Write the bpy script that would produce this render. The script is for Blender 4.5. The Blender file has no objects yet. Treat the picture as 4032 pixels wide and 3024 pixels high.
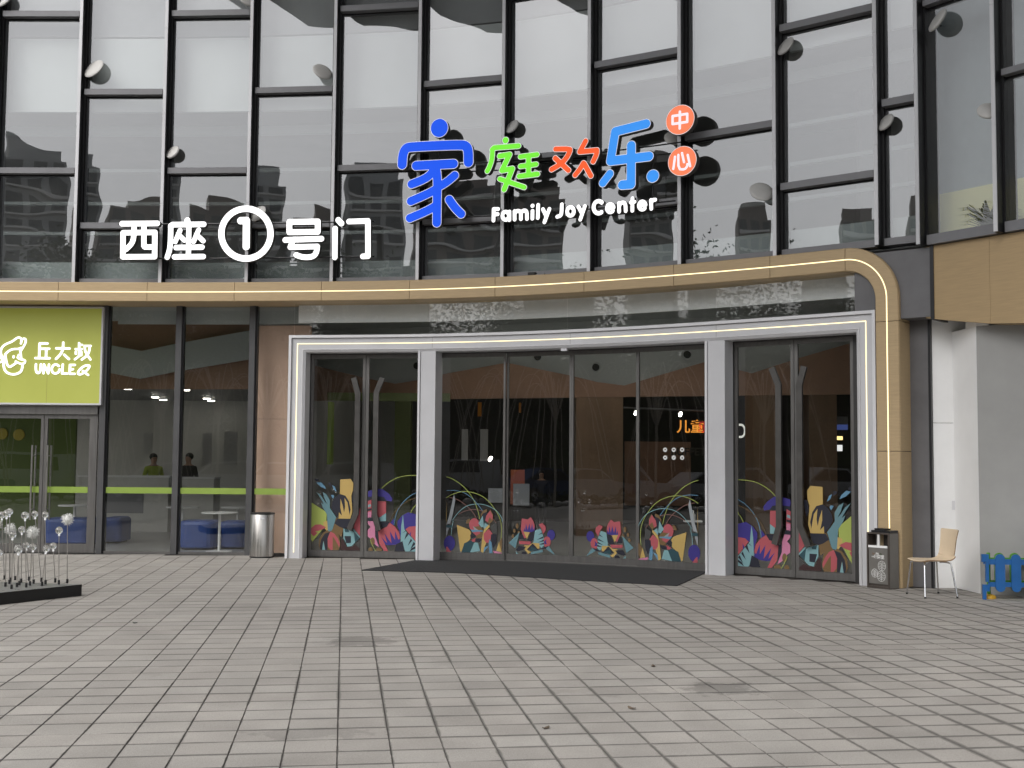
import bpy, math, random
import numpy as np
from mathutils import Vector, Matrix
from mathutils.geometry import tessellate_polygon

random.seed(7)
R = math.radians
SC = bpy.context.scene
COL = SC.collection

# ------------------------------------------------------------------ camera
HC, FPX, PITCH, ROLL = 1.63, 4728.0, 0.0650, 0.0079
_f = Vector((0, math.cos(PITCH), math.sin(PITCH)))
_u0 = Vector((0, -math.sin(PITCH), math.cos(PITCH)))
_r0 = Vector((1, 0, 0))
RT = _r0 * math.cos(ROLL) + _u0 * math.sin(ROLL)
UP = -_r0 * math.sin(ROLL) + _u0 * math.cos(ROLL)
FW = _f
CAMP = Vector((0, 0, HC))
cd = bpy.data.cameras.new('camera')
cam = bpy.data.objects.new('camera', cd)
COL.objects.link(cam)
cam.matrix_world = Matrix(((RT.x, UP.x, -FW.x, 0), (RT.y, UP.y, -FW.y, 0), (RT.z, UP.z, -FW.z, HC), (0, 0, 0, 1)))
cd.sensor_width = 36.0
cd.lens = FPX / 4032.0 * 36.0
cd.clip_start = 0.05
cd.clip_end = 3000
SC.camera = cam

# ------------------------------------------------------------------ world, sun, exposure
w = bpy.data.worlds.new('World')
SC.world = w
w.use_nodes = True
nt = w.node_tree
nt.nodes.clear()
sky = nt.nodes.new('ShaderNodeTexSky')
sky.sky_type = 'NISHITA'
sky.sun_disc = False
sky.sun_elevation = R(48)
sky.sun_rotation = R(220)
sky.air_density = 1.0
sky.dust_density = 4.0
sky.ozone_density = 1.0
hs = nt.nodes.new('ShaderNodeHueSaturation')
hs.inputs['Saturation'].default_value = 0.20
bg = nt.nodes.new('ShaderNodeBackground')
bg.inputs['Strength'].default_value = 0.15
wo = nt.nodes.new('ShaderNodeOutputWorld')
nt.links.new(sky.outputs[0], hs.inputs['Color'])
nt.links.new(hs.outputs[0], bg.inputs[0])
nt.links.new(bg.outputs[0], wo.inputs[0])
sd = bpy.data.lights.new('sun', 'SUN')
sd.energy = 1.0
sd.angle = R(40)
sd.color = (1.0, 0.97, 0.93)
sun = bpy.data.objects.new('sun', sd)
COL.objects.link(sun)
_az, _el = R(220), R(48)
sdir = Vector((math.sin(_az) * math.cos(_el), math.cos(_az) * math.cos(_el), math.sin(_el)))
sun.rotation_euler = sdir.to_track_quat('Z', 'Y').to_euler()
sun.location = sdir * 60
SC.view_settings.view_transform = 'Standard'
SC.view_settings.look = 'None'
SC.view_settings.gamma = 1.0
SC.view_settings.use_curve_mapping = False
SC.view_settings.exposure = 0.36
SC.render.engine = 'CYCLES'
SC.cycles.max_bounces = 10
SC.cycles.transparent_max_bounces = 40
SC.cycles.glossy_bounces = 5
SC.cycles.use_denoising = True

# ------------------------------------------------------------------ helpers
UPZ = Vector((0, 0, 1))

def ray(uv):
    return FW + RT * ((uv[0] - 2016) / FPX) - UP * ((uv[1] - 1512) / FPX)

def gnd(uv, z=0.0):
    d = ray(uv)
    return CAMP + d * ((z - HC) / d.z)

def aty(uv, y):
    d = ray(uv)
    return CAMP + d * (y / d.y)

def project(P):
    d = P - CAMP
    z = d.dot(FW)
    return 2016 + FPX * d.dot(RT) / z, 1512 - FPX * d.dot(UP) / z, z

def lin(c):
    c = c / 255.0
    return c / 12.92 if c <= 0.04045 else ((c + 0.055) / 1.055) ** 2.4

def S(r, g, b):
    return (lin(r), lin(g), lin(b))

WL = {}

def tag(o, label=None, cat=None, group=None, kind=None):
    if label: o['label'] = label
    if cat: o['category'] = cat
    if group: o['group'] = group
    if kind: o['kind'] = kind
    return o

def empty(name, loc, label=None, cat=None, group=None, kind=None):
    o = bpy.data.objects.new(name, None)
    COL.objects.link(o)
    o.location = loc
    o.empty_display_size = 0.1
    WL[o.name] = Vector(loc)
    return tag(o, label, cat, group, kind)

class MB:
    def __init__(self):
        self.v, self.f, self.m = [], [], []
    def face(self, pts, mi=0):
        n = len(self.v)
        self.v += [Vector(p) for p in pts]
        self.f.append(tuple(range(n, n + len(pts))))
        self.m.append(mi)
    def box(self, O, X, Y, x0, x1, y0, y1, z0, z1, mi=0, Z=UPZ):
        n = len(self.v)
        for z in (z0, z1):
            for (x, y) in ((x0, y0), (x1, y0), (x1, y1), (x0, y1)):
                self.v.append(O + X * x + Y * y + Z * z)
        for q in ((3, 2, 1, 0), (4, 5, 6, 7), (0, 1, 5, 4), (1, 2, 6, 5), (2, 3, 7, 6), (3, 0, 4, 7)):
            self.f.append(tuple(n + i for i in q))
            self.m.append(mi)
        return n
    def abox(self, x0, x1, y0, y1, z0, z1, mi=0):
        self.box(Vector((0, 0, 0)), Vector((1, 0, 0)), Vector((0, 1, 0)), x0, x1, y0, y1, z0, z1, mi)
    def prism(self, pts, vec, mi=0, mside=None):
        k = len(pts)
        n = len(self.v)
        pts = [Vector(p) for p in pts]
        self.v += pts + [p + vec for p in pts]
        self.f.append(tuple(range(n + k - 1, n - 1, -1))); self.m.append(mi)
        self.f.append(tuple(range(n + k, n + 2 * k))); self.m.append(mi)
        ms = mi if mside is None else mside
        for i in range(k):
            j = (i + 1) % k
            self.f.append((n + i, n + j, n + k + j, n + k + i)); self.m.append(ms)
    def tube(self, pts, r, n=8, mi=0, r1=None):
        pts = [Vector(p) for p in pts]
        k = len(pts)
        base = len(self.v)
        prev = None
        for i, p in enumerate(pts):
            d = (pts[min(i + 1, k - 1)] - pts[max(i - 1, 0)]).normalized()
            if prev is None:
                a = d.orthogonal().normalized()
            else:
                a = (prev - d * prev.dot(d)).normalized()
            prev = a
            b = d.cross(a)
            rr = r if r1 is None else r + (r1 - r) * i / (k - 1)
            for j in range(n):
                t = 2 * math.pi * j / n
                self.v.append(p + a * (rr * math.cos(t)) + b * (rr * math.sin(t)))
        for i in range(k - 1):
            for j in range(n):
                q = (j + 1) % n
                self.f.append((base + i * n + j, base + i * n + q, base + (i + 1) * n + q, base + (i + 1) * n + j)); self.m.append(mi)
        self.f.append(tuple(base + j for j in range(n - 1, -1, -1))); self.m.append(mi)
        self.f.append(tuple(base + (k - 1) * n + j for j in range(n))); self.m.append(mi)
    def lathe(self, c, prof, n=24, mi=0, axis=UPZ, a=None):
        c = Vector(c)
        axis = axis.normalized()
        a = axis.orthogonal().normalized() if a is None else a
        b = axis.cross(a)
        base = len(self.v)
        for (r, z) in prof:
            for j in range(n):
                t = 2 * math.pi * j / n
                self.v.append(c + axis * z + a * (r * math.cos(t)) + b * (r * math.sin(t)))
        for i in range(len(prof) - 1):
            for j in range(n):
                q = (j + 1) % n
                self.f.append((base + i * n + j, base + i * n + q, base + (i + 1) * n + q, base + (i + 1) * n + j)); self.m.append(mi)
        self.f.append(tuple(base + j for j in range(n - 1, -1, -1))); self.m.append(mi)
        k = len(prof)
        self.f.append(tuple(base + (k - 1) * n + j for j in range(n))); self.m.append(mi)
    def ball(self, c, rx, ry=None, rz=None, nu=12, nv=8, mi=0):
        ry = rx if ry is None else ry
        rz = rx if rz is None else rz
        c = Vector(c)
        base = len(self.v)
        for i in range(1, nv):
            p = math.pi * i / nv
            for j in range(nu):
                t = 2 * math.pi * j / nu
                self.v.append(c + Vector((rx * math.sin(p) * math.cos(t), ry * math.sin(p) * math.sin(t), rz * math.cos(p))))
        top, bot = len(self.v), len(self.v) + 1
        self.v += [c + Vector((0, 0, rz)), c - Vector((0, 0, rz))]
        for i in range(nv - 2):
            for j in range(nu):
                q = (j + 1) % nu
                self.f.append((base + i * nu + j, base + (i + 1) * nu + j, base + (i + 1) * nu + q, base + i * nu + q)); self.m.append(mi)
        for j in range(nu):
            q = (j + 1) % nu
            self.f.append((top, base + j, base + q)); self.m.append(mi)
            self.f.append((bot, base + (nv - 2) * nu + q, base + (nv - 2) * nu + j)); self.m.append(mi)
    def build(self, name, mats, parent=None, smooth=False, loc=None):
        if not isinstance(mats, (list, tuple)): mats = [mats]
        if parent is not None:
            o0 = WL[parent.name]
        else:
            o0 = Vector(loc) if loc is not None else Vector((0, 0, 0))
        me = bpy.data.meshes.new(name)
        me.from_pydata([tuple(p - o0) for p in self.v], [], self.f)
        for m in mats: me.materials.append(m)
        me.polygons.foreach_set('material_index', self.m)
        if smooth is True:
            me.polygons.foreach_set('use_smooth', [True] * len(self.f))
        elif smooth:
            me.polygons.foreach_set('use_smooth', [True] * len(self.f))
            me.set_sharp_from_angle(angle=R(smooth))
        me.update()
        o = bpy.data.objects.new(name, me)
        COL.objects.link(o)
        if parent is not None:
            o.parent = parent
        else:
            o.location = o0
        WL[o.name] = o0.copy()
        return o

def copy_tree(o, parent=None):
    c = o.copy()
    COL.objects.link(c)
    if parent is not None: c.parent = parent
    WL[c.name] = WL[o.name].copy()
    for ch in list(o.children): copy_tree(ch, c)
    return c

# ------------------------------------------------------------------ materials
def mat(name, rgb, rough=0.6, metal=0.0, var=0.0, vscale=8.0, bump=0.0, bscale=60.0, emit=None, estr=0.0, spec=0.5, aniso=None):
    m = bpy.data.materials.new(name)
    m.use_nodes = True
    n = m.node_tree.nodes
    l = m.node_tree.links
    p = n['Principled BSDF']
    p.inputs['Base Color'].default_value = (*rgb, 1)
    p.inputs['Roughness'].default_value = rough
    p.inputs['Metallic'].default_value = metal
    p.inputs['Specular IOR Level'].default_value = spec
    if var or bump:
        tc = n.new('ShaderNodeNewGeometry')
        if var:
            nz = n.new('ShaderNodeTexNoise')
            nz.inputs['Scale'].default_value = vscale
            nz.inputs['Detail'].default_value = 5
            nz.inputs['Roughness'].default_value = 0.6
            mp = n.new('ShaderNodeMapping')
            if aniso: mp.inputs['Scale'].default_value = aniso
            l.new(tc.outputs['Position'], mp.inputs['Vector'])
            l.new(mp.outputs[0], nz.inputs['Vector'])
            mr = n.new('ShaderNodeMapRange')
            mr.inputs['From Min'].default_value = 0.3
            mr.inputs['From Max'].default_value = 0.7
            mr.inputs['To Min'].default_value = 1 - var
            mr.inputs['To Max'].default_value = 1 + var * 0.6
            l.new(nz.outputs['Fac'], mr.inputs['Value'])
            mx = n.new('ShaderNodeVectorMath')
            mx.operation = 'SCALE'
            mx.inputs[0].default_value = rgb
            l.new(mr.outputs[0], mx.inputs['Scale'])
            l.new(mx.outputs[0], p.inputs['Base Color'])
            mr2 = n.new('ShaderNodeMapRange')
            mr2.inputs['To Min'].default_value = max(0.02, rough - 0.12)
            mr2.inputs['To Max'].default_value = min(1, rough + 0.12)
            l.new(nz.outputs['Fac'], mr2.inputs['Value'])
            l.new(mr2.outputs[0], p.inputs['Roughness'])
        if bump:
            nb = n.new('ShaderNodeTexNoise')
            nb.inputs['Scale'].default_value = bscale
            nb.inputs['Detail'].default_value = 4
            l.new(tc.outputs['Position'], nb.inputs['Vector'])
            bp = n.new('ShaderNodeBump')
            bp.inputs['Strength'].default_value = bump
            bp.inputs['Distance'].default_value = 0.01
            l.new(nb.outputs['Fac'], bp.inputs['Height'])
            l.new(bp.outputs[0], p.inputs['Normal'])
    if emit:
        p.inputs['Emission Color'].default_value = (*emit, 1)
        p.inputs['Emission Strength'].default_value = estr
    return m

def glass_mat(name, tint, refl, wave=0.0, wscale=0.8, dirt=0.0, fres=False, rcol=(1, 1, 1)):
    m = bpy.data.materials.new(name)
    m.use_nodes = True
    n = m.node_tree.nodes
    l = m.node_tree.links
    n.clear()
    out = n.new('ShaderNodeOutputMaterial')
    tr = n.new('ShaderNodeBsdfTransparent')
    tr.inputs[0].default_value = (*tint, 1)
    gl = n.new('ShaderNodeBsdfGlossy')
    gl.inputs['Roughness'].default_value = 0.0
    gl.inputs['Color'].default_value = (*rcol, 1)
    mx = n.new('ShaderNodeMixShader')
    if fres:
        fr = n.new('ShaderNodeFresnel')
        g0 = n.new('ShaderNodeNewGeometry')
        ir = n.new('ShaderNodeMapRange')                 # the same reflectance from both sides of the sheet
        ir.inputs['To Min'].default_value = refl; ir.inputs['To Max'].default_value = 1.0 / refl
        l.new(g0.outputs['Backfacing'], ir.inputs['Value'])
        l.new(ir.outputs[0], fr.inputs['IOR'])
        l.new(fr.outputs[0], mx.inputs[0])
    else:
        mx.inputs[0].default_value = refl
    geo = n.new('ShaderNodeNewGeometry')
    if wave:
        oi = n.new('ShaderNodeObjectInfo')
        vm = n.new('ShaderNodeVectorMath'); vm.operation = 'MULTIPLY_ADD'
        vm.inputs[1].default_value = (1, 1, 1.6)
        cb = n.new('ShaderNodeCombineXYZ')
        mu = n.new('ShaderNodeMath'); mu.operation = 'MULTIPLY'; mu.inputs[1].default_value = 37.0
        l.new(oi.outputs['Random'], mu.inputs[0])
        l.new(mu.outputs[0], cb.inputs[0]); l.new(mu.outputs[0], cb.inputs[1])
        l.new(geo.outputs['Position'], vm.inputs[0]); l.new(cb.outputs[0], vm.inputs[2])
        nz = n.new('ShaderNodeTexNoise')
        nz.inputs['Scale'].default_value = wscale
        nz.inputs['Detail'].default_value = 1.0
        l.new(vm.outputs[0], nz.inputs['Vector'])
        bp = n.new('ShaderNodeBump')
        bp.inputs['Strength'].default_value = 1.0
        bp.inputs['Distance'].default_value = wave
        l.new(nz.outputs['Fac'], bp.inputs['Height'])
        l.new(bp.outputs[0], gl.inputs['Normal'])
    l.new(tr.outputs[0], mx.inputs[1])
    l.new(gl.outputs[0], mx.inputs[2])
    last = mx
    if dirt:
        df = n.new('ShaderNodeBsdfDiffuse')
        df.inputs[0].default_value = (0.5, 0.5, 0.48, 1)
        nd = n.new('ShaderNodeTexNoise')
        nd.inputs['Scale'].default_value = 1.3
        nd.inputs['Detail'].default_value = 6
        l.new(geo.outputs['Position'], nd.inputs['Vector'])
        mr = n.new('ShaderNodeMapRange')
        mr.inputs['From Min'].default_value = 0.45
        mr.inputs['From Max'].default_value = 0.75
        mr.inputs['To Min'].default_value = dirt * 0.3
        mr.inputs['To Max'].default_value = dirt
        l.new(nd.outputs['Fac'], mr.inputs['Value'])
        m2 = n.new('ShaderNodeMixShader')
        l.new(mr.outputs[0], m2.inputs[0])
        l.new(mx.outputs[0], m2.inputs[1]); l.new(df.outputs[0], m2.inputs[2])
        last = m2
    l.new(last.outputs[0], out.inputs[0])
    return m

def emis(name, rgb, s):
    return mat(name, tuple(min(0.8, c) for c in rgb), 0.5, emit=rgb, estr=s)

M = {}
M['upper_glass'] = glass_mat('coated_glass', (0.80, 0.82, 0.81), 0.215, wave=0.0030, wscale=0.75, dirt=0.05, rcol=(0.97, 0.98, 1.0))
M['side_glass'] = glass_mat('side_glass', (0.93, 0.94, 0.93), 0.15, wave=0.0030, wscale=0.75, dirt=0.05)
M['side_blind'] = None
M['upper_glass_back'] = glass_mat('glass_back', (0.95, 0.96, 0.96), 0.0)
M['door_glass'] = glass_mat('clear_glass', (0.92, 0.93, 0.92), 1.80, wave=0.0012, wscale=0.9, dirt=0.008, fres=True)
M['black_metal'] = mat('black_metal', (0.020, 0.020, 0.022), 0.35, 0.3, var=0.15)
M['mullion_grey'] = mat('mullion_grey', (0.19, 0.19, 0.20), 0.45, 0.2, var=0.12, vscale=3)
M['cap_silver'] = mat('cap_silver', (0.62, 0.62, 0.64), 0.42, 0.15, var=0.12, vscale=2, aniso=(1, 1, 0.3))
M['spandrel'] = mat('spandrel_white', (0.70, 0.72, 0.73), 0.6, var=0.05, vscale=0.7)
M['spandrel_low'] = mat('spandrel_green', (0.50, 0.55, 0.55), 0.6, var=0.12, vscale=1.2)
M['gold'] = mat('gold_panel', (0.47, 0.345, 0.195), 0.5, 0.05, var=0.10, vscale=26, aniso=(0.2, 0.2, 3.0), bump=0.05, bscale=160)
M['silver'] = mat('silver_panel', (0.585, 0.585, 0.605), 0.42, 0.05, var=0.06, vscale=1.5)
M['silver_rim'] = mat('silver_rim', (0.70, 0.70, 0.72), 0.38, 0.05, var=0.05, vscale=2)
M['led'] = emis('warm_led', (1.0, 0.80, 0.46), 1.15)
M['frame_dark'] = mat('door_frame', (0.055, 0.053, 0.052), 0.42, 0.4, var=0.15, vscale=4)
M['rail'] = mat('door_rail', (0.18, 0.174, 0.168), 0.38, 0.6, var=0.15, vscale=5, aniso=(4, 4, 0.4))
M['handle'] = mat('handle_bronze', (0.115, 0.11, 0.105), 0.36, 0.6, var=0.15, vscale=6)
M['panel_dark'] = mat('dark_grey_panel', (0.14, 0.138, 0.144), 0.5, 0.1, var=0.15, vscale=2.5)
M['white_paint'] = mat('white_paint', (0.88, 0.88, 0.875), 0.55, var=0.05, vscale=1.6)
M['grey_and_shade'] = mat('grey_and_shade', (0.32, 0.32, 0.312), 0.6, var=0.10, vscale=1.4)  # plain grey parts; on the white block's front it stands for shade
M['post_grey'] = mat('post_grey', (0.085, 0.085, 0.088), .45, .2, var=.1, vscale=3)
M['shop_wall'] = mat('shop_wall', (0.60, 0.60, 0.58), .6, var=.08, vscale=1)
M['wood'] = mat('wood_cladding', (0.42, 0.30, 0.16), 0.55, var=0.10, vscale=14, aniso=(0.25, 0.25, 4.0))
M['mat'] = mat('rubber_mat', (0.030, 0.031, 0.033), 0.9, var=0.35, vscale=30, bump=0.5, bscale=300)
M['steel'] = mat('brushed_steel', (0.55, 0.53, 0.50), 0.30, 1.0, var=0.15, vscale=12, aniso=(6, 6, 0.15))
M['chrome'] = mat('chrome', (0.75, 0.75, 0.76), 0.15, 1.0)
M['black'] = mat('black_matt', (0.015, 0.015, 0.015), 0.6, var=0.2)
M['peach'] = mat('peach_wall', (0.66, 0.45, 0.345), 0.6, var=0.08, vscale=2.5)
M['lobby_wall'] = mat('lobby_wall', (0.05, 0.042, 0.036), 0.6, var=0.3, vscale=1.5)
M['bulk_brown'] = mat('brown_bulkhead', (0.33, 0.195, 0.13), 0.6, var=0.15, vscale=1.5)
M['ceil_grey'] = mat('ceiling_grey', (0.47, 0.50, 0.50), 0.7, var=0.06, vscale=1)
M['int_floor'] = mat('interior_floor', (0.30, 0.30, 0.29), 0.35, var=0.12, vscale=2)
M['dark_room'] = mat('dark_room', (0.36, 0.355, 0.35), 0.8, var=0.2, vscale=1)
M['col_brown'] = mat('column_brown', (0.33, 0.215, 0.14), 0.55, var=0.2, vscale=2, aniso=(1, 1, 0.3))
M['lime'] = mat('lime_green', (0.25, 0.36, 0.06), 0.5, var=0.08)
M['lime_box'] = mat('lime_lightbox', (0.42, 0.45, 0.10), 0.35, var=0.05, vscale=1.2, emit=(0.47, 0.50, 0.07), estr=0.10)
M['sign_white'] = mat('lit_white', (0.85, 0.85, 0.85), 0.4, emit=(1, 1, 1), estr=0.75)
M['trim_white'] = mat('trim_white', (0.85, 0.85, 0.86), 0.4, emit=(1, 1, 1), estr=0.25)
M['s_blue'] = mat('sign_blue', (0.006, 0.075, 0.72), 0.4, emit=(0.0, 0.10, 0.95), estr=0.42, spec=.25)
M['s_green'] = mat('sign_green', (0.16, 0.72, 0.04), 0.4, emit=(0.20, 0.95, 0.04), estr=0.45, spec=.25)
M['s_orange'] = mat('sign_orange', (0.86, 0.10, 0.025), 0.4, emit=(1.0, 0.12, 0.02), estr=0.45, spec=.25)
M['s_sky'] = mat('sign_sky_blue', (0.04, 0.29, 0.85), 0.4, emit=(0.04, 0.32, 1.0), estr=0.42, spec=.25)
M['s_coral'] = mat('sign_coral', (0.88, 0.20, 0.08), 0.3, emit=(1.0, 0.20, 0.07), estr=0.45)
M['s_pink'] = mat('sign_pale_pink', (0.85, 0.72, 0.78), 0.4, emit=(1, 0.80, 0.86), estr=0.55)
M['pebble'] = mat('pebble_lamp', (0.55, 0.54, 0.52), 0.5, var=0.06)
M['blue_seat'] = mat('blue_vinyl', (0.007, 0.045, 0.22), 0.5, var=0.12, vscale=3)
M['table_white'] = mat('white_laminate', (0.75, 0.75, 0.74), 0.35)
M['counter'] = mat('counter_white', (0.55, 0.54, 0.50), 0.4, var=0.05)
M['counter_dark'] = mat('counter_inset', (0.20, 0.20, 0.21), 0.4)
M['lamp'] = emis('downlight', (1.0, 0.93, 0.82), 14.0)
M['side_blind'] = mat('blue_grey_blind', (0.40, 0.45, 0.48), .7, var=.05)
M['blind'] = mat('grey_blind', (0.42, 0.42, 0.44), .7, var=.05)
M['under'] = mat('lamp_underside', (0.28, 0.27, 0.26), .6)
M['ply'] = mat('birch_plywood', (0.72, 0.585, 0.42), 0.40, var=0.05, vscale=4, aniso=(2, 2, .6))
M['ply_edge'] = mat('plywood_edge', (0.30, 0.18, 0.09), 0.5, var=0.2, vscale=60)
M['bin_grey'] = mat('bin_grey', (0.19, 0.18, 0.165), 0.45, 0.3, var=0.12, vscale=5)
M['bin_brown'] = mat('bin_brown', (0.085, 0.070, 0.060), 0.45, 0.2, var=0.2)
M['p_blue'] = mat('plastic_blue', (0.012, 0.11, 0.34), 0.33, var=0.1, vscale=6)
M['p_green'] = mat('plastic_green', (0.09, 0.30, 0.025), 0.35, var=0.1, vscale=6)
M['p_yellow'] = mat('plastic_yellow', (0.60, 0.34, 0.03), 0.4, var=0.1, vscale=6)
def solid_glass(name):
    m = bpy.data.materials.new(name); m.use_nodes = True
    n = m.node_tree.nodes; l = m.node_tree.links; n.clear()
    g = n.new('ShaderNodeBsdfGlass'); g.inputs['IOR'].default_value = 1.48; g.inputs['Color'].default_value = (.97, .98, .98, 1)
    o = n.new('ShaderNodeOutputMaterial'); l.new(g.outputs[0], o.inputs[0])
    return m
M['clear_ball'] = solid_glass('clear_globe')
M['fluff'] = mat('white_fluff', (0.80, 0.80, 0.78), 0.8)
M['skin'] = mat('skin', (0.45, 0.27, 0.19), 0.5)
M['hair'] = mat('dark_hair', (0.012, 0.010, 0.009), 0.5)
M['shirt_lime'] = mat('lime_shirt', (0.42, 0.52, 0.08), 0.7)
M['shirt_dark'] = mat('dark_shirt', (0.05, 0.045, 0.042), 0.8)
M['trouser'] = mat('dark_trousers', (0.03, 0.03, 0.035), 0.8)
M['hedge'] = mat('leaf_green', (0.060, 0.088, 0.036), 0.95, var=0.4, vscale=1.3, spec=0.08)
M['bark'] = mat('bark', (0.12, 0.09, 0.065), 0.8, var=0.3, vscale=8)
M['tower_a'] = mat('tower_concrete', (0.34, 0.33, 0.31), 0.7, var=0.12, vscale=0.1)
M['tower_b'] = mat('tower_tile', (0.27, 0.235, 0.21), 0.7, var=0.12, vscale=0.1)
M['tower_c'] = mat('tower_pale', (0.46, 0.47, 0.47), 0.7, var=0.12, vscale=0.1)
M['tower_band'] = mat('tower_band', (0.72, 0.71, 0.69), .7)
M['tower_win'] = mat('tower_window', (0.06, 0.065, 0.07), 0.15)
M['palm'] = mat('palm_leaf', (0.16, 0.18, 0.035), .6, var=.2)
M['sign_back'] = mat('sign_return', (0.085, 0.08, 0.075), .6)
M['asphalt'] = mat('asphalt', (0.055, 0.055, 0.056), 0.85, var=0.25, vscale=1.5)
M['tyre'] = mat('tyre', (0.018, 0.018, 0.018), 0.8)
M['car_glass'] = mat('car_glass', (0.02, 0.024, 0.026), 0.08)
M['wire'] = mat('pale_wire', (0.50, 0.46, 0.40), 0.5)
M['canopy'] = mat('canopy_soffit', (0.26, 0.27, 0.27), 0.7, var=0.1, vscale=0.6)
M['yellow_wall'] = mat('pale_yellow_wall', (0.86, 0.83, 0.42), 0.7)
M['paper'] = mat('paper', (0.55, 0.54, 0.53), 0.7)
M['paper_orange'] = mat('orange_paper', (0.72, 0.27, 0.03), 0.7)
M['paper_grey'] = mat('grey_board', (0.30, 0.31, 0.33), 0.6)
M['paper_red'] = mat('rust_board', (0.40, 0.10, 0.04), 0.6)
M['txt_orange'] = emis('orange_letters', (1.0, 0.36, 0.05), 0.7)
M['txt_red'] = emis('red_letters', (0.45, 0.03, 0.03), 0.5)
M['txt_white'] = emis('white_letters', (0.85, 0.85, 0.78), 0.6)
M['txt_blue'] = emis('blue_board', (0.06, 0.09, 0.28), 0.5)
M['txt_yellow'] = emis('yellow_letters', (1.0, 0.72, 0.28), 1.6)
M['print_white'] = mat('white_print', (0.80, 0.80, 0.78), 0.6)
M['print_brown'] = mat('brown_print', (0.20, 0.11, 0.06), 0.6)
M['print_dark'] = mat('dark_print', (0.075, 0.07, 0.065), 0.6)
M['mortar'] = mat('joint_mortar', (0.095, 0.086, 0.078), 0.95, var=0.4, vscale=3)
DEC = dict(Y=S(206, 172, 88), N=S(34, 36, 52), T=S(102, 146, 156), B=S(96, 150, 182), C=S(192, 84, 94), P=S(216, 130, 168), U=S(58, 48, 142),
           L=S(172, 188, 78), W=S(124, 96, 54), D=S(36, 78, 88), A=S(130, 178, 184), G=S(160, 166, 170), K=S(74, 74, 72), O=S(225, 225, 225), R=S(140, 100, 90), M=S(62, 34, 34))
DM = {k: mat('vinyl_' + n, tuple(0.85 * (0.90 * c + 0.10 * (v[0] * .3 + v[1] * .55 + v[2] * .15)) for c in v), 0.5) for (k, v), n in zip(DEC.items(), ('yellow', 'navy', 'teal', 'blue', 'coral', 'pink', 'purple', 'lime', 'brown', 'petrol', 'aqua', 'grey', 'charcoal', 'white', 'dusky', 'maroon'))}

# ------------------------------------------------------------------ plan curve of the facade
CP = np.array([(-14.5, 20.45), (-12, 20.52), (-9, 20.52), (-7, 20.48), (-5, 20.39), (-3.79, 20.27), (-1.43, 19.90), (0.8, 19.12), (3.02, 17.80), (4.80, 16.46), (5.70, 15.72)], float)

def nspline(t, y, tt):
    n = len(t)
    h = np.diff(t)
    A = np.zeros((n, n)); b = np.zeros(n)
    A[0, 0] = A[-1, -1] = 1
    for i in range(1, n - 1):
        A[i, i - 1], A[i, i], A[i, i + 1] = h[i - 1], 2 * (h[i - 1] + h[i]), h[i]
        b[i] = 6 * ((y[i + 1] - y[i]) / h[i] - (y[i] - y[i - 1]) / h[i - 1])
    m = np.linalg.solve(A, b)
    i = np.clip(np.searchsorted(t, tt) - 1, 0, n - 2)
    d0, d1 = tt - t[i], t[i + 1] - tt
    return (m[i] * d1 ** 3 + m[i + 1] * d0 ** 3) / (6 * h[i]) + (y[i] / h[i] - m[i] * h[i] / 6) * d1 + (y[i + 1] / h[i] - m[i + 1] * h[i] / 6) * d0

_t = np.concatenate([[0], np.cumsum(np.hypot(*np.diff(CP, axis=0).T))])
_tt = np.linspace(0, _t[-1], 4001)
CX, CY = nspline(_t, CP[:, 0], _tt), nspline(_t, CP[:, 1], _tt)
CS = np.concatenate([[0], np.cumsum(np.hypot(np.diff(CX), np.diff(CY)))])
TX, TY = np.gradient(CX, CS), np.gradient(CY, CS)
_tn = np.hypot(TX, TY); TX /= _tn; TY /= _tn
SEND = CS[-1]

def tang(s):
    s = min(max(s, 0), SEND)
    return Vector((float(np.interp(s, CS, TX)), float(np.interp(s, CS, TY)), 0)).normalized()

def nrm(s):
    t = tang(s)
    return Vector((t.y, -t.x, 0))

def PC(s, off=0.0, z=0.0):
    e = 0.0
    if s > SEND: e = s - SEND
    if s < 0: e = s
    sc = min(max(s, 0), SEND)
    p = Vector((float(np.interp(sc, CS, CX)), float(np.interp(sc, CS, CY)), z))
    return p + tang(sc) * e + nrm(sc) * off

def hit_s(uv, off=0.0):
    d = ray(uv)
    k = d.x / d.y
    X = CX + TY * off; Y = CY - TX * off
    g = X - k * Y
    i = np.where(np.diff(np.sign(g)) != 0)[0]
    if len(i) == 0:
        # beyond the left end: extend straight
        return CS[0] - abs(g[0])
    i = i[0]
    a = g[i] / (g[i] - g[i + 1])
    return float(CS[i] + a * (CS[i + 1] - CS[i]))

class Fr:
    """vertical plane: origin O (z=0), tangent T, outward normal N"""
    def __init__(self, O, T, N=None):
        self.O, self.T = Vector((O.x, O.y, 0)), Vector(T).normalized()
        self.N = Vector((self.T.y, -self.T.x, 0)) if N is None else N
    def P(self, a, z, d=0.0):
        return self.O + self.T * a + self.N * d + UPZ * z
    def az(self, uv, d=0.0):
        r = ray(uv)
        t = (self.O + self.N * d - CAMP).dot(self.N) / r.dot(self.N)
        p = CAMP + r * t
        return (p - self.O).dot(self.T), p.z
    def box(self, mb, a0, a1, d0, d1, z0, z1, mi=0):
        mb.box(self.O, self.T, -self.N, a0, a1, -d1, -d0, z0, z1, mi)

def frame_at(uv, off):
    s = hit_s(uv, off)
    return Fr(PC(s, off), tang(s))

def frame_chord(s0, s1, off):
    a, b = PC(s0, off), PC(s1, off)
    return Fr((a + b) / 2, b - a), (b - a).length

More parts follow.
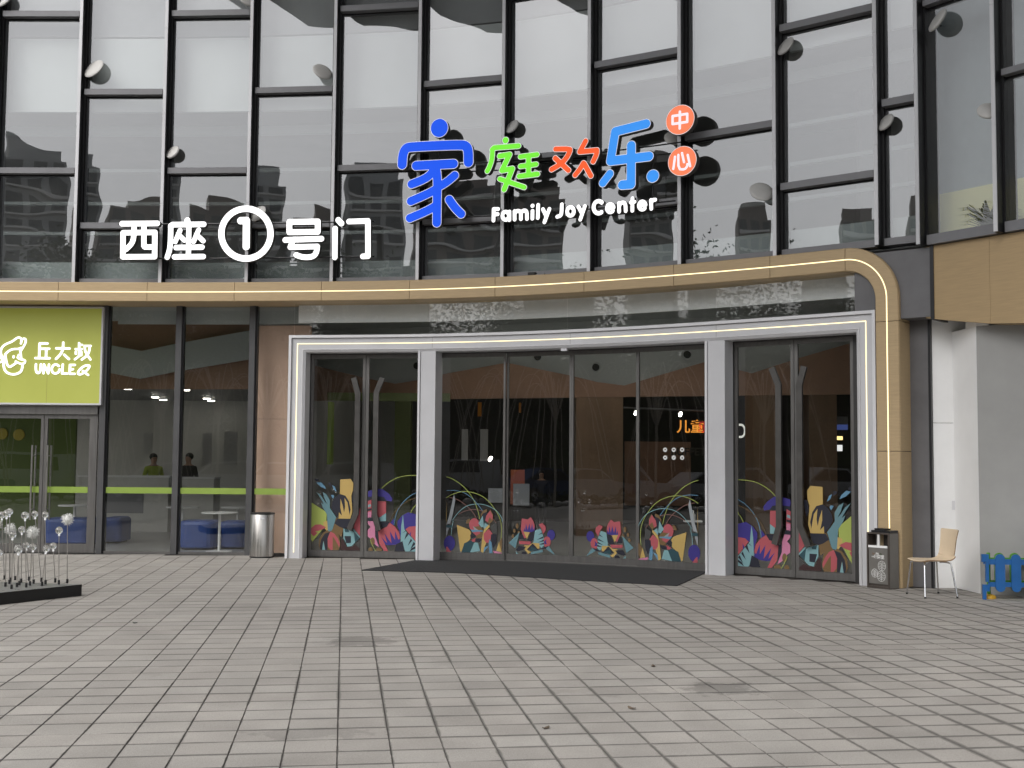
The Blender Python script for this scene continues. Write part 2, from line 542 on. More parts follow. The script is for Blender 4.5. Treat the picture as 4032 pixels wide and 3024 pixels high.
def band(mb, s0, s1, o0, o1, z0, z1, step=0.4, mi=0):
    k = max(1, int(abs(s1 - s0) / step))
    n = len(mb.v)
    for i in range(k + 1):
        s = s0 + (s1 - s0) * i / k
        for (o, z) in ((o1, z0), (o0, z0), (o0, z1), (o1, z1)):
            mb.v.append(PC(s, o, z))
    for i in range(k):
        for j in range(4):
            q = (j + 1) % 4
            mb.f.append((n + 4 * i + j, n + 4 * i + 4 + j, n + 4 * i + 4 + q, n + 4 * i + q)); mb.m.append(mi)
    mb.f.append((n, n + 1, n + 2, n + 3)); mb.m.append(mi)
    e = n + 4 * k
    mb.f.append((e + 3, e + 2, e + 1, e)); mb.m.append(mi)

# ------------------------------------------------------------------ lettering: union of round strokes -> outline -> slab
def smooth_line(pts, it=2):
    pts = [np.array(p, float) for p in pts]
    for _ in range(it):
        if len(pts) < 3: return pts
        q = [pts[0]]
        for a, b in zip(pts[:-1], pts[1:]):
            q += [a * 0.75 + b * 0.25, a * 0.25 + b * 0.75]
        q.append(pts[-1])
        pts = q
    return pts

def contours(sdf, x0, y0, c):
    ny, nx = sdf.shape
    segs = {}
    ins = sdf < 0
    def pt(i, j, i2, j2):
        a, b = sdf[j, i], sdf[j2, i2]
        t = a / (a - b)
        return (x0 + (i + (i2 - i) * t) * c, y0 + (j + (j2 - j) * t) * c)
    code = ins[:-1, :-1] * 1 + ins[:-1, 1:] * 2 + ins[1:, 1:] * 4 + ins[1:, :-1] * 8
    E = {1: ((3, 0),), 2: ((0, 1),), 3: ((3, 1),), 4: ((1, 2),), 5: ((3, 0), (1, 2)), 6: ((0, 2),), 7: ((3, 2),), 8: ((2, 3),), 9: ((2, 0),),
         10: ((0, 1), (2, 3)), 11: ((2, 1),), 12: ((1, 3),), 13: ((1, 0),), 14: ((0, 3),)}
    nxt = {}
    P = {}
    for j, i in zip(*np.where((code > 0) & (code < 15))):
        for a, b in E[int(code[j, i])]:
            k = []
            for e in (a, b):
                if e == 0: key, q = ('h', i, j), (i, j, i + 1, j)
                elif e == 1: key, q = ('v', i + 1, j), (i + 1, j, i + 1, j + 1)
                elif e == 2: key, q = ('h', i, j + 1), (i, j + 1, i + 1, j + 1)
                else: key, q = ('v', i, j), (i, j, i, j + 1)
                if key not in P: P[key] = pt(*q)
                k.append(key)
            nxt[k[0]] = k[1]
    loops = []
    while nxt:
        s0, cur = next(iter(nxt.items()))
        loop = [s0]
        del nxt[s0]
        while cur != s0 and cur in nxt:
            loop.append(cur)
            cur = nxt.pop(cur)
        L = [P[k] for k in loop]
        # drop nearly collinear points
        ch = True
        tol = c * 0.06
        while ch and len(L) > 8:
            ch = False
            out = []
            i = 0
            while i < len(L):
                a, b, d = L[i - 1] if not out else out[-1], L[i], L[(i + 1) % len(L)]
                ux, uy = d[0] - a[0], d[1] - a[1]
                ln = math.hypot(ux, uy) + 1e-9
                dist = abs((b[0] - a[0]) * uy - (b[1] - a[1]) * ux) / ln
                if dist < tol and ln < c * 14:
                    out.append(d); i += 2; ch = True
                else:
                    out.append(b); i += 1
            L = out
            tol *= 0.6
        if len(L) >= 3: loops.append(L)
    return loops

def glyph_loops(strokes, grow, fr, d, off, sc, cell):
    """strokes: (points, width) or ('o', cx, cy, rx, ry) or ('c', points, width) closed; picture units -> loops in plane units"""
    caps, discs = [], []
    ppm = None
    def mp(p):
        return np.array(fr.az((off[0] + p[0] / sc, off[1] + p[1] / sc), d))
    allp = []
    for st in strokes:
        if st[0] == 'o':
            c = mp((st[1], st[2]))
            ex = mp((st[1] + st[3], st[2])); ey = mp((st[1], st[2] + st[4]))
            rx, ry = np.linalg.norm(ex - c), np.linalg.norm(ey - c)
            discs.append((c, rx + grow, ry + grow)); allp += [c - (rx, ry), c + (rx, ry)]
        else:
            closed = st[0] == 'c'
            pts, wd = (st[1], st[2]) if closed else (st[0], st[1])
            pp = [mp(p) for p in pts]
            if closed: pp.append(pp[0])
            r = np.linalg.norm(mp((pts[0][0] + wd / 2, pts[0][1])) - mp(pts[0])) * 0.5 + np.linalg.norm(mp((pts[0][0], pts[0][1] + wd / 2)) - mp(pts[0])) * 0.5
            for a, b in zip(pp[:-1], pp[1:]): caps.append((a, b, r + grow))
            for p in pp: allp += [p - (r, r), p + (r, r)]
    allp = np.array(allp)
    lo, hi = allp.min(0) - grow - 3 * cell, allp.max(0) + grow + 3 * cell
    nx, ny = int((hi[0] - lo[0]) / cell) + 2, int((hi[1] - lo[1]) / cell) + 2
    X, Y = np.meshgrid(lo[0] + np.arange(nx) * cell, lo[1] + np.arange(ny) * cell)
    F = np.full(X.shape, 1e3)
    for a, b, r in caps:
        ab = b - a
        q = max(ab @ ab, 1e-12)
        t = np.clip(((X - a[0]) * ab[0] + (Y - a[1]) * ab[1]) / q, 0, 1)
        F = np.minimum(F, np.hypot(X - a[0] - t * ab[0], Y - a[1] - t * ab[1]) - r)
    for c, rx, ry in discs:
        F = np.minimum(F, (np.hypot((X - c[0]) / rx, (Y - c[1]) / ry) - 1) * min(rx, ry))
    F[np.abs(F) < 1e-7] = 1e-7
    return contours(F, lo[0], lo[1], cell)

def inside(pt, L):
    x, y = pt
    r = False
    for (x0, y0), (x1, y1) in zip(L, L[1:] + L[:1]):
        if (y0 > y) != (y1 > y) and x < (x1 - x0) * (y - y0) / (y1 - y0) + x0: r = not r
    return r

def slab(mb, loops, fr, d0, d1, mi_front=0, mi_side=0):
    depth = [sum(inside(L[0], K) for K in loops if K is not L) for L in loops]
    for L, dp in zip(loops, depth):
        if dp % 2: continue
        holes = [K for K, dk in zip(loops, depth) if dk == dp + 1 and inside(K[0], L)]
        slab1(mb, [L] + holes, fr, d0, d1, mi_front, mi_side)

def slab1(mb, loops, fr, d0, d1, mi_front=0, mi_side=0):
    vl = [[Vector((p[0], p[1], 0)) for p in L] for L in loops]
    tris = tessellate_polygon(vl)
    flat = [p for L in loops for p in L]
    n = len(mb.v)
    mb.v += [fr.P(p[0], p[1], d1) for p in flat]
    for t in tris:
        a, b, c = (flat[i] for i in t)
        cr = (b[0] - a[0]) * (c[1] - a[1]) - (b[1] - a[1]) * (c[0] - a[0])
        t = t if cr > 0 else t[::-1]
        mb.f.append(tuple(n + i for i in t)); mb.m.append(mi_front)
    if abs(d1 - d0) > 1e-6:
        k = len(mb.v)
        mb.v += [fr.P(p[0], p[1], d0) for p in flat]
        for t in tris:
            mb.f.append(tuple(k + i for i in t)); mb.m.append(mi_side)
        s = 0
        for L in loops:
            for i in range(len(L)):
                j = (i + 1) % len(L)
                mb.f.append((n + s + i, n + s + j, k + s + j, k + s + i)); mb.m.append(mi_side)
            s += len(L)

# ================================================================== SETTING
# ground and paving
YAW, TW, TD, TO, TR = -0.1382, 0.3001, 0.2962, -2.110, 6.934
TT = Vector((math.sin(YAW), math.cos(YAW), 0))
TN = Vector((math.cos(YAW), -math.sin(YAW), 0))

def tile_material():
    m = bpy.data.materials.new('granite_paving')
    m.use_nodes = True
    n = m.node_tree.nodes; l = m.node_tree.links
    p = n['Principled BSDF']
    g = n.new('ShaderNodeNewGeometry')
    def dot(v):
        d = n.new('ShaderNodeVectorMath'); d.operation = 'DOT_PRODUCT'
        l.new(g.outputs['Position'], d.inputs[0]); d.inputs[1].default_value = v
        return d.outputs['Value']
    def math_(op, a, b=None, c=None):
        k = n.new('ShaderNodeMath'); k.operation = op
        for i, x in enumerate((a, b, c)):
            if x is None: continue
            if isinstance(x, (int, float)): k.inputs[i].default_value = x
            else: l.new(x, k.inputs[i])
        return k.outputs[0]
    u = math_('DIVIDE', math_('SUBTRACT', dot(tuple(TN)), TO), TW)
    v = math_('DIVIDE', math_('SUBTRACT', dot(tuple(TT)), TR), TD)
    cb = n.new('ShaderNodeCombineXYZ')
    l.new(math_('FLOOR', u), cb.inputs[0]); l.new(math_('FLOOR', v), cb.inputs[1])
    wn = n.new('ShaderNodeTexWhiteNoise'); wn.noise_dimensions = '2D'
    l.new(cb.outputs[0], wn.inputs['Vector'])
    fu, fv = math_('FRACT', u), math_('FRACT', v)
    eu = math_('MULTIPLY', math_('MINIMUM', fu, math_('SUBTRACT', 1.0, fu)), TW)
    ev = math_('MULTIPLY', math_('MINIMUM', fv, math_('SUBTRACT', 1.0, fv)), TD)
    def noise(scale, det=4, rough=0.6):
        k = n.new('ShaderNodeTexNoise'); k.inputs['Scale'].default_value = scale
        k.inputs['Detail'].default_value = det; k.inputs['Roughness'].default_value = rough
        l.new(g.outputs['Position'], k.inputs['Vector'])
        return k.outputs['Fac']
    def mrange(x, a, b, c, d):
        k = n.new('ShaderNodeMapRange')
        l.new(x, k.inputs['Value'])
        for nm, val in zip(('From Min', 'From Max', 'To Min', 'To Max'), (a, b, c, d)): k.inputs[nm].default_value = val
        return k.outputs[0]
    big = noise(0.35, 3)
    med = noise(2.2, 5)
    fine = noise(140, 3, 0.7)
    spk = noise(45, 4, 0.75)
    # grime that has settled along the joints, wide in places
    wear = math_('MULTIPLY', mrange(noise(0.45, 3), 0.38, 0.66, 0.0, 1.0), mrange(dot((1, 0.1, 0)), -2.5, 4.0, 0.22, 1.0))
    wid = math_('ADD', math_('MULTIPLY', wear, 0.036), mrange(noise(7, 3), 0.3, 0.7, -0.002, 0.010))
    gu = mrange(math_('DIVIDE', eu, math_('MAXIMUM', wid, 0.004)), 0.35, 1.1, 1.0, 0.0)
    widv = math_('ADD', math_('MULTIPLY', wear, 0.012), mrange(noise(1.3, 5), 0.32, 0.66, 0.004, 0.025))
    gv = mrange(math_('DIVIDE', ev, widv), 0.4, 1.15, 1.0, 0.0)
    grime = math_('MAXIMUM', gu, math_('MULTIPLY', gv, 1.0))
    stain = mrange(noise(1.1, 6, 0.7), 0.66, 0.74, 0.0, 0.22)
    val = mrange(wn.outputs['Value'], 0, 1, 0.91, 1.06)
    val = math_('MULTIPLY', val, mrange(big, 0.3, 0.7, 0.88, 1.06))
    val = math_('MULTIPLY', val, mrange(med, 0.3, 0.7, 0.87, 1.08))
    val = math_('MULTIPLY', val, mrange(fine, 0.25, 0.75, 0.68, 1.28))
    val = math_('MULTIPLY', val, mrange(spk, 0.3, 0.7, 0.92, 1.07))
    val = math_('MULTIPLY', val, math_('SUBTRACT', 1.0, math_('MULTIPLY', grime, 0.60)))
    val = math_('MULTIPLY', val, math_('SUBTRACT', 1.0, stain))
    # a few spilled patches of their own shape
    for (su, sv, rx, ry, amt) in ((1420, 2525, .34, .30, .30), (2835, 2712, .30, .26, .36), (1215, 2888, .40, .16, .20), (2420, 2718, .42, .22, .14), (3300, 2650, .6, .4, .10), (640, 2640, .25, .2, .10), (1900, 2600, .5, .5, .08), (960, 2395, .3, .35, .10)):
        c = gnd((su, sv))
        du = math_('DIVIDE', math_('SUBTRACT', dot(tuple(TN)), c.dot(TN)), rx)
        dv = math_('DIVIDE', math_('SUBTRACT', dot(tuple(TT)), c.dot(TT)), ry)
        rr = math_('SQRT', math_('ADD', math_('MULTIPLY', du, du), math_('MULTIPLY', dv, dv)))
        rr = math_('ADD', rr, mrange(noise(5.0, 5, .7), 0.3, 0.7, -.55, .55))
        val = math_('MULTIPLY', val, mrange(rr, .75, 1.0, 1.0 - amt, 1.0))
    hue = n.new('ShaderNodeMixRGB')
    l.new(wn.outputs['Color'], hue.inputs[0])
    hue.inputs[1].default_value = (0.377, 0.352, 0.324, 1); hue.inputs[2].default_value = (0.358, 0.340, 0.315, 1)
    sc = n.new('ShaderNodeVectorMath'); sc.operation = 'SCALE'
    l.new(hue.outputs[0], sc.inputs[0]); l.new(val, sc.inputs['Scale'])
    l.new(sc.outputs[0], p.inputs['Base Color'])
    l.new(mrange(med, 0.3, 0.7, 0.62, 0.88), p.inputs['Roughness'])
    p.inputs['Specular IOR Level'].default_value = 0.35
    bp = n.new('ShaderNodeBump'); bp.inputs['Strength'].default_value = 0.35; bp.inputs['Distance'].default_value = 0.003
    l.new(fine, bp.inputs['Height']); l.new(bp.outputs[0], p.inputs['Normal'])
    return m

M['tile'] = tile_material()
mb = MB()
mb.face([(-500, -500, -0.06), (500, -500, -0.06), (500, 500, -0.06), (-500, 500, -0.06)])
M['ground'] = mat('plaza_ground', (0.20, 0.195, 0.185), 0.85, var=0.2, vscale=0.4)
tag(mb.build('ground', M['ground']), kind='structure')
mb = MB()
mb.box(Vector((0, 0, 0)), Vector((1, 0, 0)), Vector((0, 1, 0)), -120, 120, -31, -19, -0.05, -0.045)
mb.face([(-120, -22.05, -0.04), (120, -22.05, -0.04), (120, -21.95, -0.04), (-120, -21.95, -0.04)], 1)
tag(mb.build('road', [M['asphalt'], M['print_white']]), kind='structure')
mb = MB()
mb.abox(-70, -19.6, -18.9, 30, -.055, -.045); mb.abox(-19.6, 40, -18.9, -6.9, -.055, -.045)
for k in range(9):
    mb.face([(-25.9, -5 + 2.6 * k, -.041), (-20.6, -5 + 2.6 * k, -.041), (-20.6, -4.9 + 2.6 * k, -.041), (-25.9, -4.9 + 2.6 * k, -.041)], 1)
tag(mb.build('parking_lot', [M['asphalt'], M['print_white']]), kind='structure')

pav = empty('pavement', (0, 5, 0), kind='structure')
tag(pav, 'grey granite plaza paving of square stones in straight rows')
mb = MB()
mb.face([(-11, -3, -0.009), (9, -3, -0.009), (9, 20.9, -0.009), (-11, 20.9, -0.009)])
mb.build('joint_bed', M['mortar'], pav)

def tile_mb(c, jx=0.0, jy=0.0, dz=0.0):
    mb = MB()
    a, b = TW / 2 - 0.0018, TD / 2 - 0.0028
    ch = 0.004
    lo, mid, hi = -0.02, -0.004 + dz, 0.0 + dz
    ring = []
    for (z, s) in ((lo, 0), (mid, 0), (hi, ch)):
        ring.append([c + TN * (sx * (a - s) + jx) + TT * (sy * (b - s) + jy) + UPZ * z for sx, sy in ((-1, -1), (1, -1), (1, 1), (-1, 1))])
    for k in range(2):
        for j in range(4):
            q = (j + 1) % 4
            mb.face([ring[k][j], ring[k][q], ring[k + 1][q], ring[k + 1][j]])
    mb.face(ring[2])
    return mb

cand, rest = [], []
for i in range(-45, 45):
    for j in range(-26, 55):
        c = TN * (TO + (i + 0.5) * TW) + TT * (TR + (j + 0.5) * TD)
        if c.y < -1.5 or c.y > 20.7 or c.x < -10.3 or c.x > 8.2: continue
        if c.x < 5.7:
            wy = float(np.interp(c.x, CX, CY))
            lim = wy + (0.35 if c.x < -4.2 else 0.15)
        else:
            lim = 15.5 if c.x > 6.0 else 16.4
        if c.y > lim: continue
        u_, v_, z_ = project(c) if c.y > 1 else (9e9, 9e9, 1)
        if -60 < u_ < 4092 and v_ < 3060: cand.append((z_, c))
        else: rest.append(c)
cand.sort(key=lambda t: t[0])
rest += [c for z, c in cand[298:]]
proto = None
for k, (z, c) in enumerate(cand[:298]):
    if proto is None:
        proto = tile_mb(Vector((0, 0, 0))).build('paving_stone', M['tile'])
        proto.parent = pav
        o = proto
    else:
        o = proto.copy()
        COL.objects.link(o)
        o.parent = pav
    o.location = c - Vector((0, 5, 0)) + TN * random.uniform(-.0008, .0008) + TT * random.uniform(-.0008, .0008) + UPZ * random.uniform(-.0012, .0)
    o.rotation_euler = (random.uniform(-.0025, .0025), random.uniform(-.0025, .0025), random.uniform(-.002, .002))
mb = MB()
for c in rest:
    t = tile_mb(c, random.uniform(-.0008, .0008), random.uniform(-.0008, .0008), random.uniform(-.0015, 0))
    n = len(mb.v)
    mb.v += t.v; mb.f += [tuple(i + n for i in f) for f in t.f]; mb.m += t.m
tag(mb.build('paving_stones', M['tile'], pav), kind='stuff')

# ------------------------------------------------------------------ upper curtain wall
OG = -0.15                       # glass line
ZB, ZT = 4.63, 12.4
caps_px = [(287, 1110), (628, 1110), (968, 1110), (1303, 1110), (1641, 1108), (1975, 1100), (2316, 1092), (2674, 1072), (3050, 1044), (3452, 1008)]
ms = [hit_s(p, 0.06) for p in caps_px]
ms = [ms[0] - 1.48 * k for k in (3, 2, 1)] + ms
s_corner = hit_s((3630, 989), -0.02)
KP = PC(s_corner, -0.02)
ms.append(s_corner)
TA, TB = [5.70, 8.05, 10.40], [6.66, 9.44, 11.6]
cw = empty('curtain_wall', PC(ms[6], 0, ZB), 'dark framed glass curtain wall curving above the entrance with staggered panes', 'glass wall')

def mullion(mb_dark, s, o=0.0):
    fr = Fr(PC(s), tang(s))
    return fr

for i, s in enumerate(ms):
    fr = Fr(PC(s), tang(s))
    last = i == len(ms) - 1
    mb = MB()
    fr.box(mb, -0.065, 0.065, -0.34, -0.085, ZB, ZT)
    mo = mb.build('mullion', M['black_metal'], cw)
    mb = MB()
    zs = [ZB] + [z + 0.0 for z in (6.02, 7.6, 9.1, 10.7)] + [ZT]
    for z0, z1 in zip(zs[:-1], zs[1:]):
        fr.box(mb, -0.027, 0.027, 0.046, 0.06, z0 + 0.004, z1)
    mb.build('fin', M['cap_silver'] if not last else M['mullion_grey'], mo)
    # dark flange beside the fin
    mb = MB()
    fr.box(mb, -0.030, 0.030, -0.084, 0.0455, ZB, ZT)
    mb.build('flange', M['black_metal'], mo)

def pane(fr, L, z0, z1, parent, rnd, d=0.0, mats=None, th=0.012, name='glass_pane'):
    mb = MB()
    a = L / 2
    rx, rz = rnd.uniform(-.0034, .0034), rnd.uniform(-.0022, .0022)
    zc = (z0 + z1) / 2
    def q(x, z, dd):
        return fr.P(x, z, d + dd + x * rx + (z - zc) * rz)
    f = [q(-a, z0, 0), q(a, z0, 0), q(a, z1, 0), q(-a, z1, 0)]
    b = [q(-a, z0, -th), q(a, z0, -th), q(a, z1, -th), q(-a, z1, -th)]
    mb.face(f, 0)
    mb.face(b[::-1], 1)
    for j in range(4):
        k = (j + 1) % 4
        mb.face([f[j], b[j], b[k], f[k]], 1)
    return mb.build(name, mats or [M['upper_glass'], M['upper_glass_back']], parent)

rnd = random.Random(3)
for i in range(len(ms) - 1):
    fr, L = frame_chord(ms[i], ms[i + 1], OG)
    bay = i - 2                                  # bay 0 is the one left of the first measured mullion
    tz = TB if bay % 2 == 0 else TA
    zlist = [ZB] + tz + [ZT]
    mb = MB()
    fr.box(mb, -L / 2 + .066, L / 2 - .066, -0.14, 0.10, ZB, ZB + 0.10)
    mb.build('bottom_rail', M['mullion_grey'], cw)
    for z in tz:
        mb = MB()
        fr.box(mb, -L / 2 + .066, L / 2 - .066, 0.0, 0.135, z - 0.10, z)
        fr.box(mb, -L / 2 + .066, L / 2 - .066, -0.10, 0.0, z - 0.125, z + 0.02, 1)
        mb.build('transom', [M['mullion_grey'], M['black_metal']], cw)
    lo = ZB + 0.10
    for z in tz + [ZT]:
        hi = z - (0.125 if z != ZT else 0)
        pane(fr, L - 0.134, lo, hi, cw, rnd)
        # slim black gasket frame round the pane
        mb = MB()
        e = L / 2 - 0.067
        for a0, a1, zz0, zz1 in ((-e, -e + .022, lo, hi), (e - .022, e, lo, hi)):
            fr.box(mb, a0, a1, 0.002, 0.02, zz0, zz1)
        mb.build('gasket', M['black_metal'], cw)
        lo = z + 0.02
# panels behind the glass at the floor edges
for (z0, z1, mt, nm) in ((4.66, 5.06, 'spandrel_low', 'low_spandrel'), (7.74, 9.06, 'spandrel', 'high_spandrel'), (9.09, 12.35, 'blind', 'grey_blind')):
    for i in range(len(ms) - 1):
        mb = MB()
        band(mb, ms[i] + .07, ms[i + 1] - .07, -0.42, -0.36, z0, z1, 0.8)
        mb.build(nm, M[mt], cw)

for z0, z1, o in ((7.50, 7.66, -1.0), (6.92, 6.98, -1.4), (6.30, 6.36, -1.4), (5.74, 5.80, -1.4)):
    mb = MB()
    band(mb, ms[0], ms[-1], o - .08, o, z0, z1, .6)
    mb.build('inner_beam', M['ceil_grey'], cw)
# ------------------------------------------------------------------ right-hand wall beyond the inner corner
TRW = Vector((0.583, -0.812, 0)).normalized()
RW = Fr(KP + tang(s_corner) * 0.05, TRW)
rw = empty('side_curtain_wall', (KP.x, KP.y, ZB), 'glass curtain wall turning toward the plaza right of the inner corner', 'glass wall')
rz0 = 4.55
a12 = RW.az((3922, 950), 0.2)[0]
am = [0.03, a12, a12 + 1.35, a12 + 2.7, a12 + 4.05]
for i, a in enumerate(am):
    mb = MB()
    RW.box(mb, a - 0.06, a + 0.06, -0.2, 0.065, rz0, ZT)
    mo = mb.build('mullion', M['black_metal'], rw)
    mb = MB()
    zs = [rz0, 5.9, 7.45, 9.0, 10.6, ZT]
    for z0, z1 in zip(zs[:-1], zs[1:]): RW.box(mb, a - 0.027, a + 0.027, 0.196, 0.21, z0 + .004, z1)
    RW.box(mb, a - 0.03, a + 0.03, 0.066, 0.1955, rz0, ZT, 1)
    mb.build('fin', [M['cap_silver'], M['black_metal']], mo)
for i in range(len(am) - 1):
    a0, a1 = am[i] + .06, am[i + 1] - .06
    fr = Fr(RW.P((a0 + a1) / 2, 0), TRW)
    tz = [7.86, 10.4] if i % 2 == 0 else [6.62, 9.3]
    mb = MB()
    RW.box(mb, a0, a1, -0.1, 0.10, rz0, rz0 + 0.13)
    mb.build('bottom_rail', M['mullion_grey'], rw)
    lo = rz0 + 0.13
    for z in tz + [ZT]:
        if z != ZT:
            mb = MB()
            RW.box(mb, a0, a1, 0.0, 0.12, z - .08, z)
            RW.box(mb, a0, a1, -0.1, 0.0, z - .11, z + .02, 1)
            mb.build('transom', [M['mullion_grey'], M['black_metal']], rw)
        pane(fr, a1 - a0, lo, z - (0.11 if z != ZT else 0), rw, rnd, mats=[M['side_glass'], M['upper_glass_back']])
        lo = z + .02
mb = MB()
RW.box(mb, -.25, 6, -.60, -.55, 4.5, 5.36)
mb.build('yellow_parapet', M['yellow_wall'], rw)
mb = MB()
RW.box(mb, -.25, 6, -.62, -.60, 5.36, 12.3)
mb.build('pale_blind', M['side_blind'], rw)

# wood look cladding under it
cl = empty('wood_cladding', RW.P(0.6, 4.0), 'tan wood look cladding under the side glass wall with a slanted lower edge', 'cladding')
zc = [(0.0, 3.585), (0.95, 3.43), (0.951, 3.43), (2.4, 3.32), (2.401, 3.32), (4.2, 3.6), (4.201, 3.6), (6.0, 3.4)]
for k in range(0, 8, 2):
    (a0, z0), (a1, z1) = zc[k], zc[k + 1]
    mb = MB()
    mb.prism([RW.P(a0 + .001, z0, 0.02), RW.P(a1 - .001, z1, 0.02), RW.P(a1 - .001, rz0 - .01, 0.02), RW.P(a0 + .001, rz0 - .01, 0.02)], RW.N * -0.3)
    mb.build('cladding_panel', M['wood'], cl)

# ------------------------------------------------------------------ gold fascia with its light line
FO0, FO1 = 0.22, 0.10
s_out = hit_s((3541, 1420), FO1)
BW, ZC = 0.165, 4.465
RB = 0.585
s_leg = s_out - BW
s_arc = s_leg - RB
def fpt(t):
    """path coordinate -> (s, z, ns, nz); t = arc length measured along the centre line, 0 at s_arc"""
    if t <= 0: return s_arc + t, ZC, 0, 1
    q = RB * math.pi / 2
    if t <= q:
        a = t / RB
        return s_arc + RB * math.sin(a), ZC - RB + RB * math.cos(a), math.sin(a), math.cos(a)
    return s_leg, ZC - RB - (t - q), 1, 0
QA = RB * math.pi / 2
def FO(t):
    u = min(1, max(0, (t + 4.5) / 4.5)); u = u * u * (3 - 2 * u)
    return FO0 + (FO1 - FO0) * u
TEND = QA + ZC - RB
jt = [hit_s((x, y), FO((x - 3281) / 260.0)) - s_arc for x, y in ((229, 1150), (579, 1152), (922, 1152), (1265, 1150), (1612, 1145), (1949, 1135), (2300, 1118), (2653, 1098), (3032, 1070))]
jt = [-16.5] + [jt[0] - 1.5 * k for k in (3, 2, 1)] + jt + [0.0]
z1 = 1.63 + (1842 - 1273) / FPX * 16.1
z2 = 1.63 + (1842 - 1787) / FPX * 16.1
jt += [QA + ZC - RB - z1, QA + ZC - RB - z2, TEND]
fa = empty('gold_fascia', PC(s_arc - 4, 0.2, 4.3), 'gold fascia band with a glowing light line, rounding its corner down to the paving', 'fascia')
for t0, t1 in zip(jt[:-1], jt[1:]):
    mb = MB()
    k = max(1, int((t1 - t0) / (0.06 if 0 <= t0 < QA - .01 else 0.3)))
    n = len(mb.v)
    back = -0.52 if t1 <= 0.001 else -0.30
    for i in range(k + 1):
        t = t0 + 0.004 + (t1 - t0 - 0.008) * i / k
        s, z, a, b = fpt(t)
        F0 = FO(t)
        for (wd, o) in ((-BW, F0 - .02), (-BW + .012, F0), (BW - .012, F0), (BW, F0 - .02), (BW, back), (-BW, back)):
            mb.v.append(PC(s + a * wd, o, z + b * wd))
    for i in range(k):
        for j in range(6):
            q = (j + 1) % 6
            mb.f.append((n + 6 * i + j, n + 6 * i + 6 + j, n + 6 * i + 6 + q, n + 6 * i + q)); mb.m.append(0)
    mb.f.append(tuple(n + j for j in range(6))); mb.m.append(0)
    mb.f.append(tuple(n + 6 * k + j for j in range(5, -1, -1))); mb.m.append(0)
    mb.build('fascia_panel', M['gold'], fa)
def led_line(t0, t1, name, parent, hw=0.0075):
    mb = MB()
    k = max(2, int((t1 - t0) / 0.05))
    for i in range(k + 1):
        t_ = t0 + (t1 - t0) * i / k
        s, z, a, b = fpt(t_)
        o = FO(t_) + .0025
        for (wd, oo) in ((-hw, o - .004), (-hw, o), (hw, o), (hw, o - .004)):
            mb.v.append(PC(s + a * wd, oo, z + b * wd))
    for i in range(k):
        for j in range(4):
            q = (j + 1) % 4
            mb.f.append((4 * i + j, 4 * i + 4 + j, 4 * i + 4 + q, 4 * i + q)); mb.m.append(0)
    return mb.build(name, M['led'], parent)
led_line(-15.5, TEND - 0.35, 'led_strip', fa)

# ------------------------------------------------------------------ entrance portal
s_pl = hit_s((1188, 2196), 0.05)          # inner edges
s_pr = hit_s((3381, 2301), 0.05)
ZI, PWD = 3.455, 0.285
por = empty('entrance_portal', PC((s_pl + s_pr) / 2, 0, 0), 'silver metal portal frame with inset warm light line around the doors', 'portal')
def ustations(step=0.35):
    st = [(s_pl, 0.0, -1, 0), (s_pl, ZI, -1, 1)]
    k = int((s_pr - s_pl) / step)
    for i in range(1, k): st.append((s_pl + (s_pr - s_pl) * i / k, ZI, 0, 1))
    st += [(s_pr, ZI, 1, 1), (s_pr, 0.0, 1, 0)]
    return st
def usweep(sec, name, m, parent, st=None, closed=True):
    mb = MB()
    st = st or ustations()
    k = len(sec)
    for (s, z, a, b) in st:
        for (wd, o) in sec: mb.v.append(PC(s + a * wd, o, z + b * wd))
    for i in range(len(st) - 1):
        for j in range(k):
            q = (j + 1) % k
            mb.f.append((k * i + j, k * i + q, k * i + k + q, k * i + k + j)); mb.m.append(0)
    mb.f.append(tuple(range(k - 1, -1, -1))); mb.m.append(0)
    e = k * (len(st) - 1)
    mb.f.append(tuple(range(e, e + k))); mb.m.append(0)
    return mb.build(name, m, parent)
usweep([(PWD, -0.34), (PWD, 0.085), (PWD - .045, 0.085), (PWD - .045, -0.34)], 'outer_rim', M['silver_rim'], por)
usweep([(PWD - .052, -0.34), (PWD - .052, 0.05), (0.055, 0.05), (0.055, -0.34)], 'frame_face', M['silver'], por)
usweep([(0.053, -0.30), (0.053, 0.06), (0.045, 0.065), (0.0, 0.03), (0.0, -0.30)], 'inner_rim', M['silver_rim'], por)
stl = ustations(); stl[0] = (s_pl, 0.10, -1, 0); stl[-1] = (s_pr, 0.10, 1, 0)
usweep([(0.148, 0.048), (0.148, 0.054), (0.136, 0.054), (0.136, 0.048)], 'led_strip', M['led'], por, stl)
for pxa, pxb, top in (((1637, 2206), (1706, 2208), 0), ((2779, 2261), (2857, 2265), 0)):
    sa, sb = hit_s(pxa, 0.04), hit_s(pxb, 0.04)
    mb = MB()
    band(mb, sa + .045, sb, -0.34, 0.045, 0, ZI - 0.003)
    p_ = mb.build('pillar', M['silver'], por)
    mb = MB()
    band(mb, sa, sa + .036, -0.34, 0.06, 0, ZI - 0.002)
    mb.build('pillar_rim', M['silver_rim'], p_)
# joints of the header
for x in (1702, 2245, 2820):
    s = hit_s((x, 1360), 0.05)
    mb = MB()
    band(mb, s - .002, s + .002, 0.049, 0.0515, ZI + .056, ZI + PWD - .053)
    mb.build('header_joint', M['rail'], por)

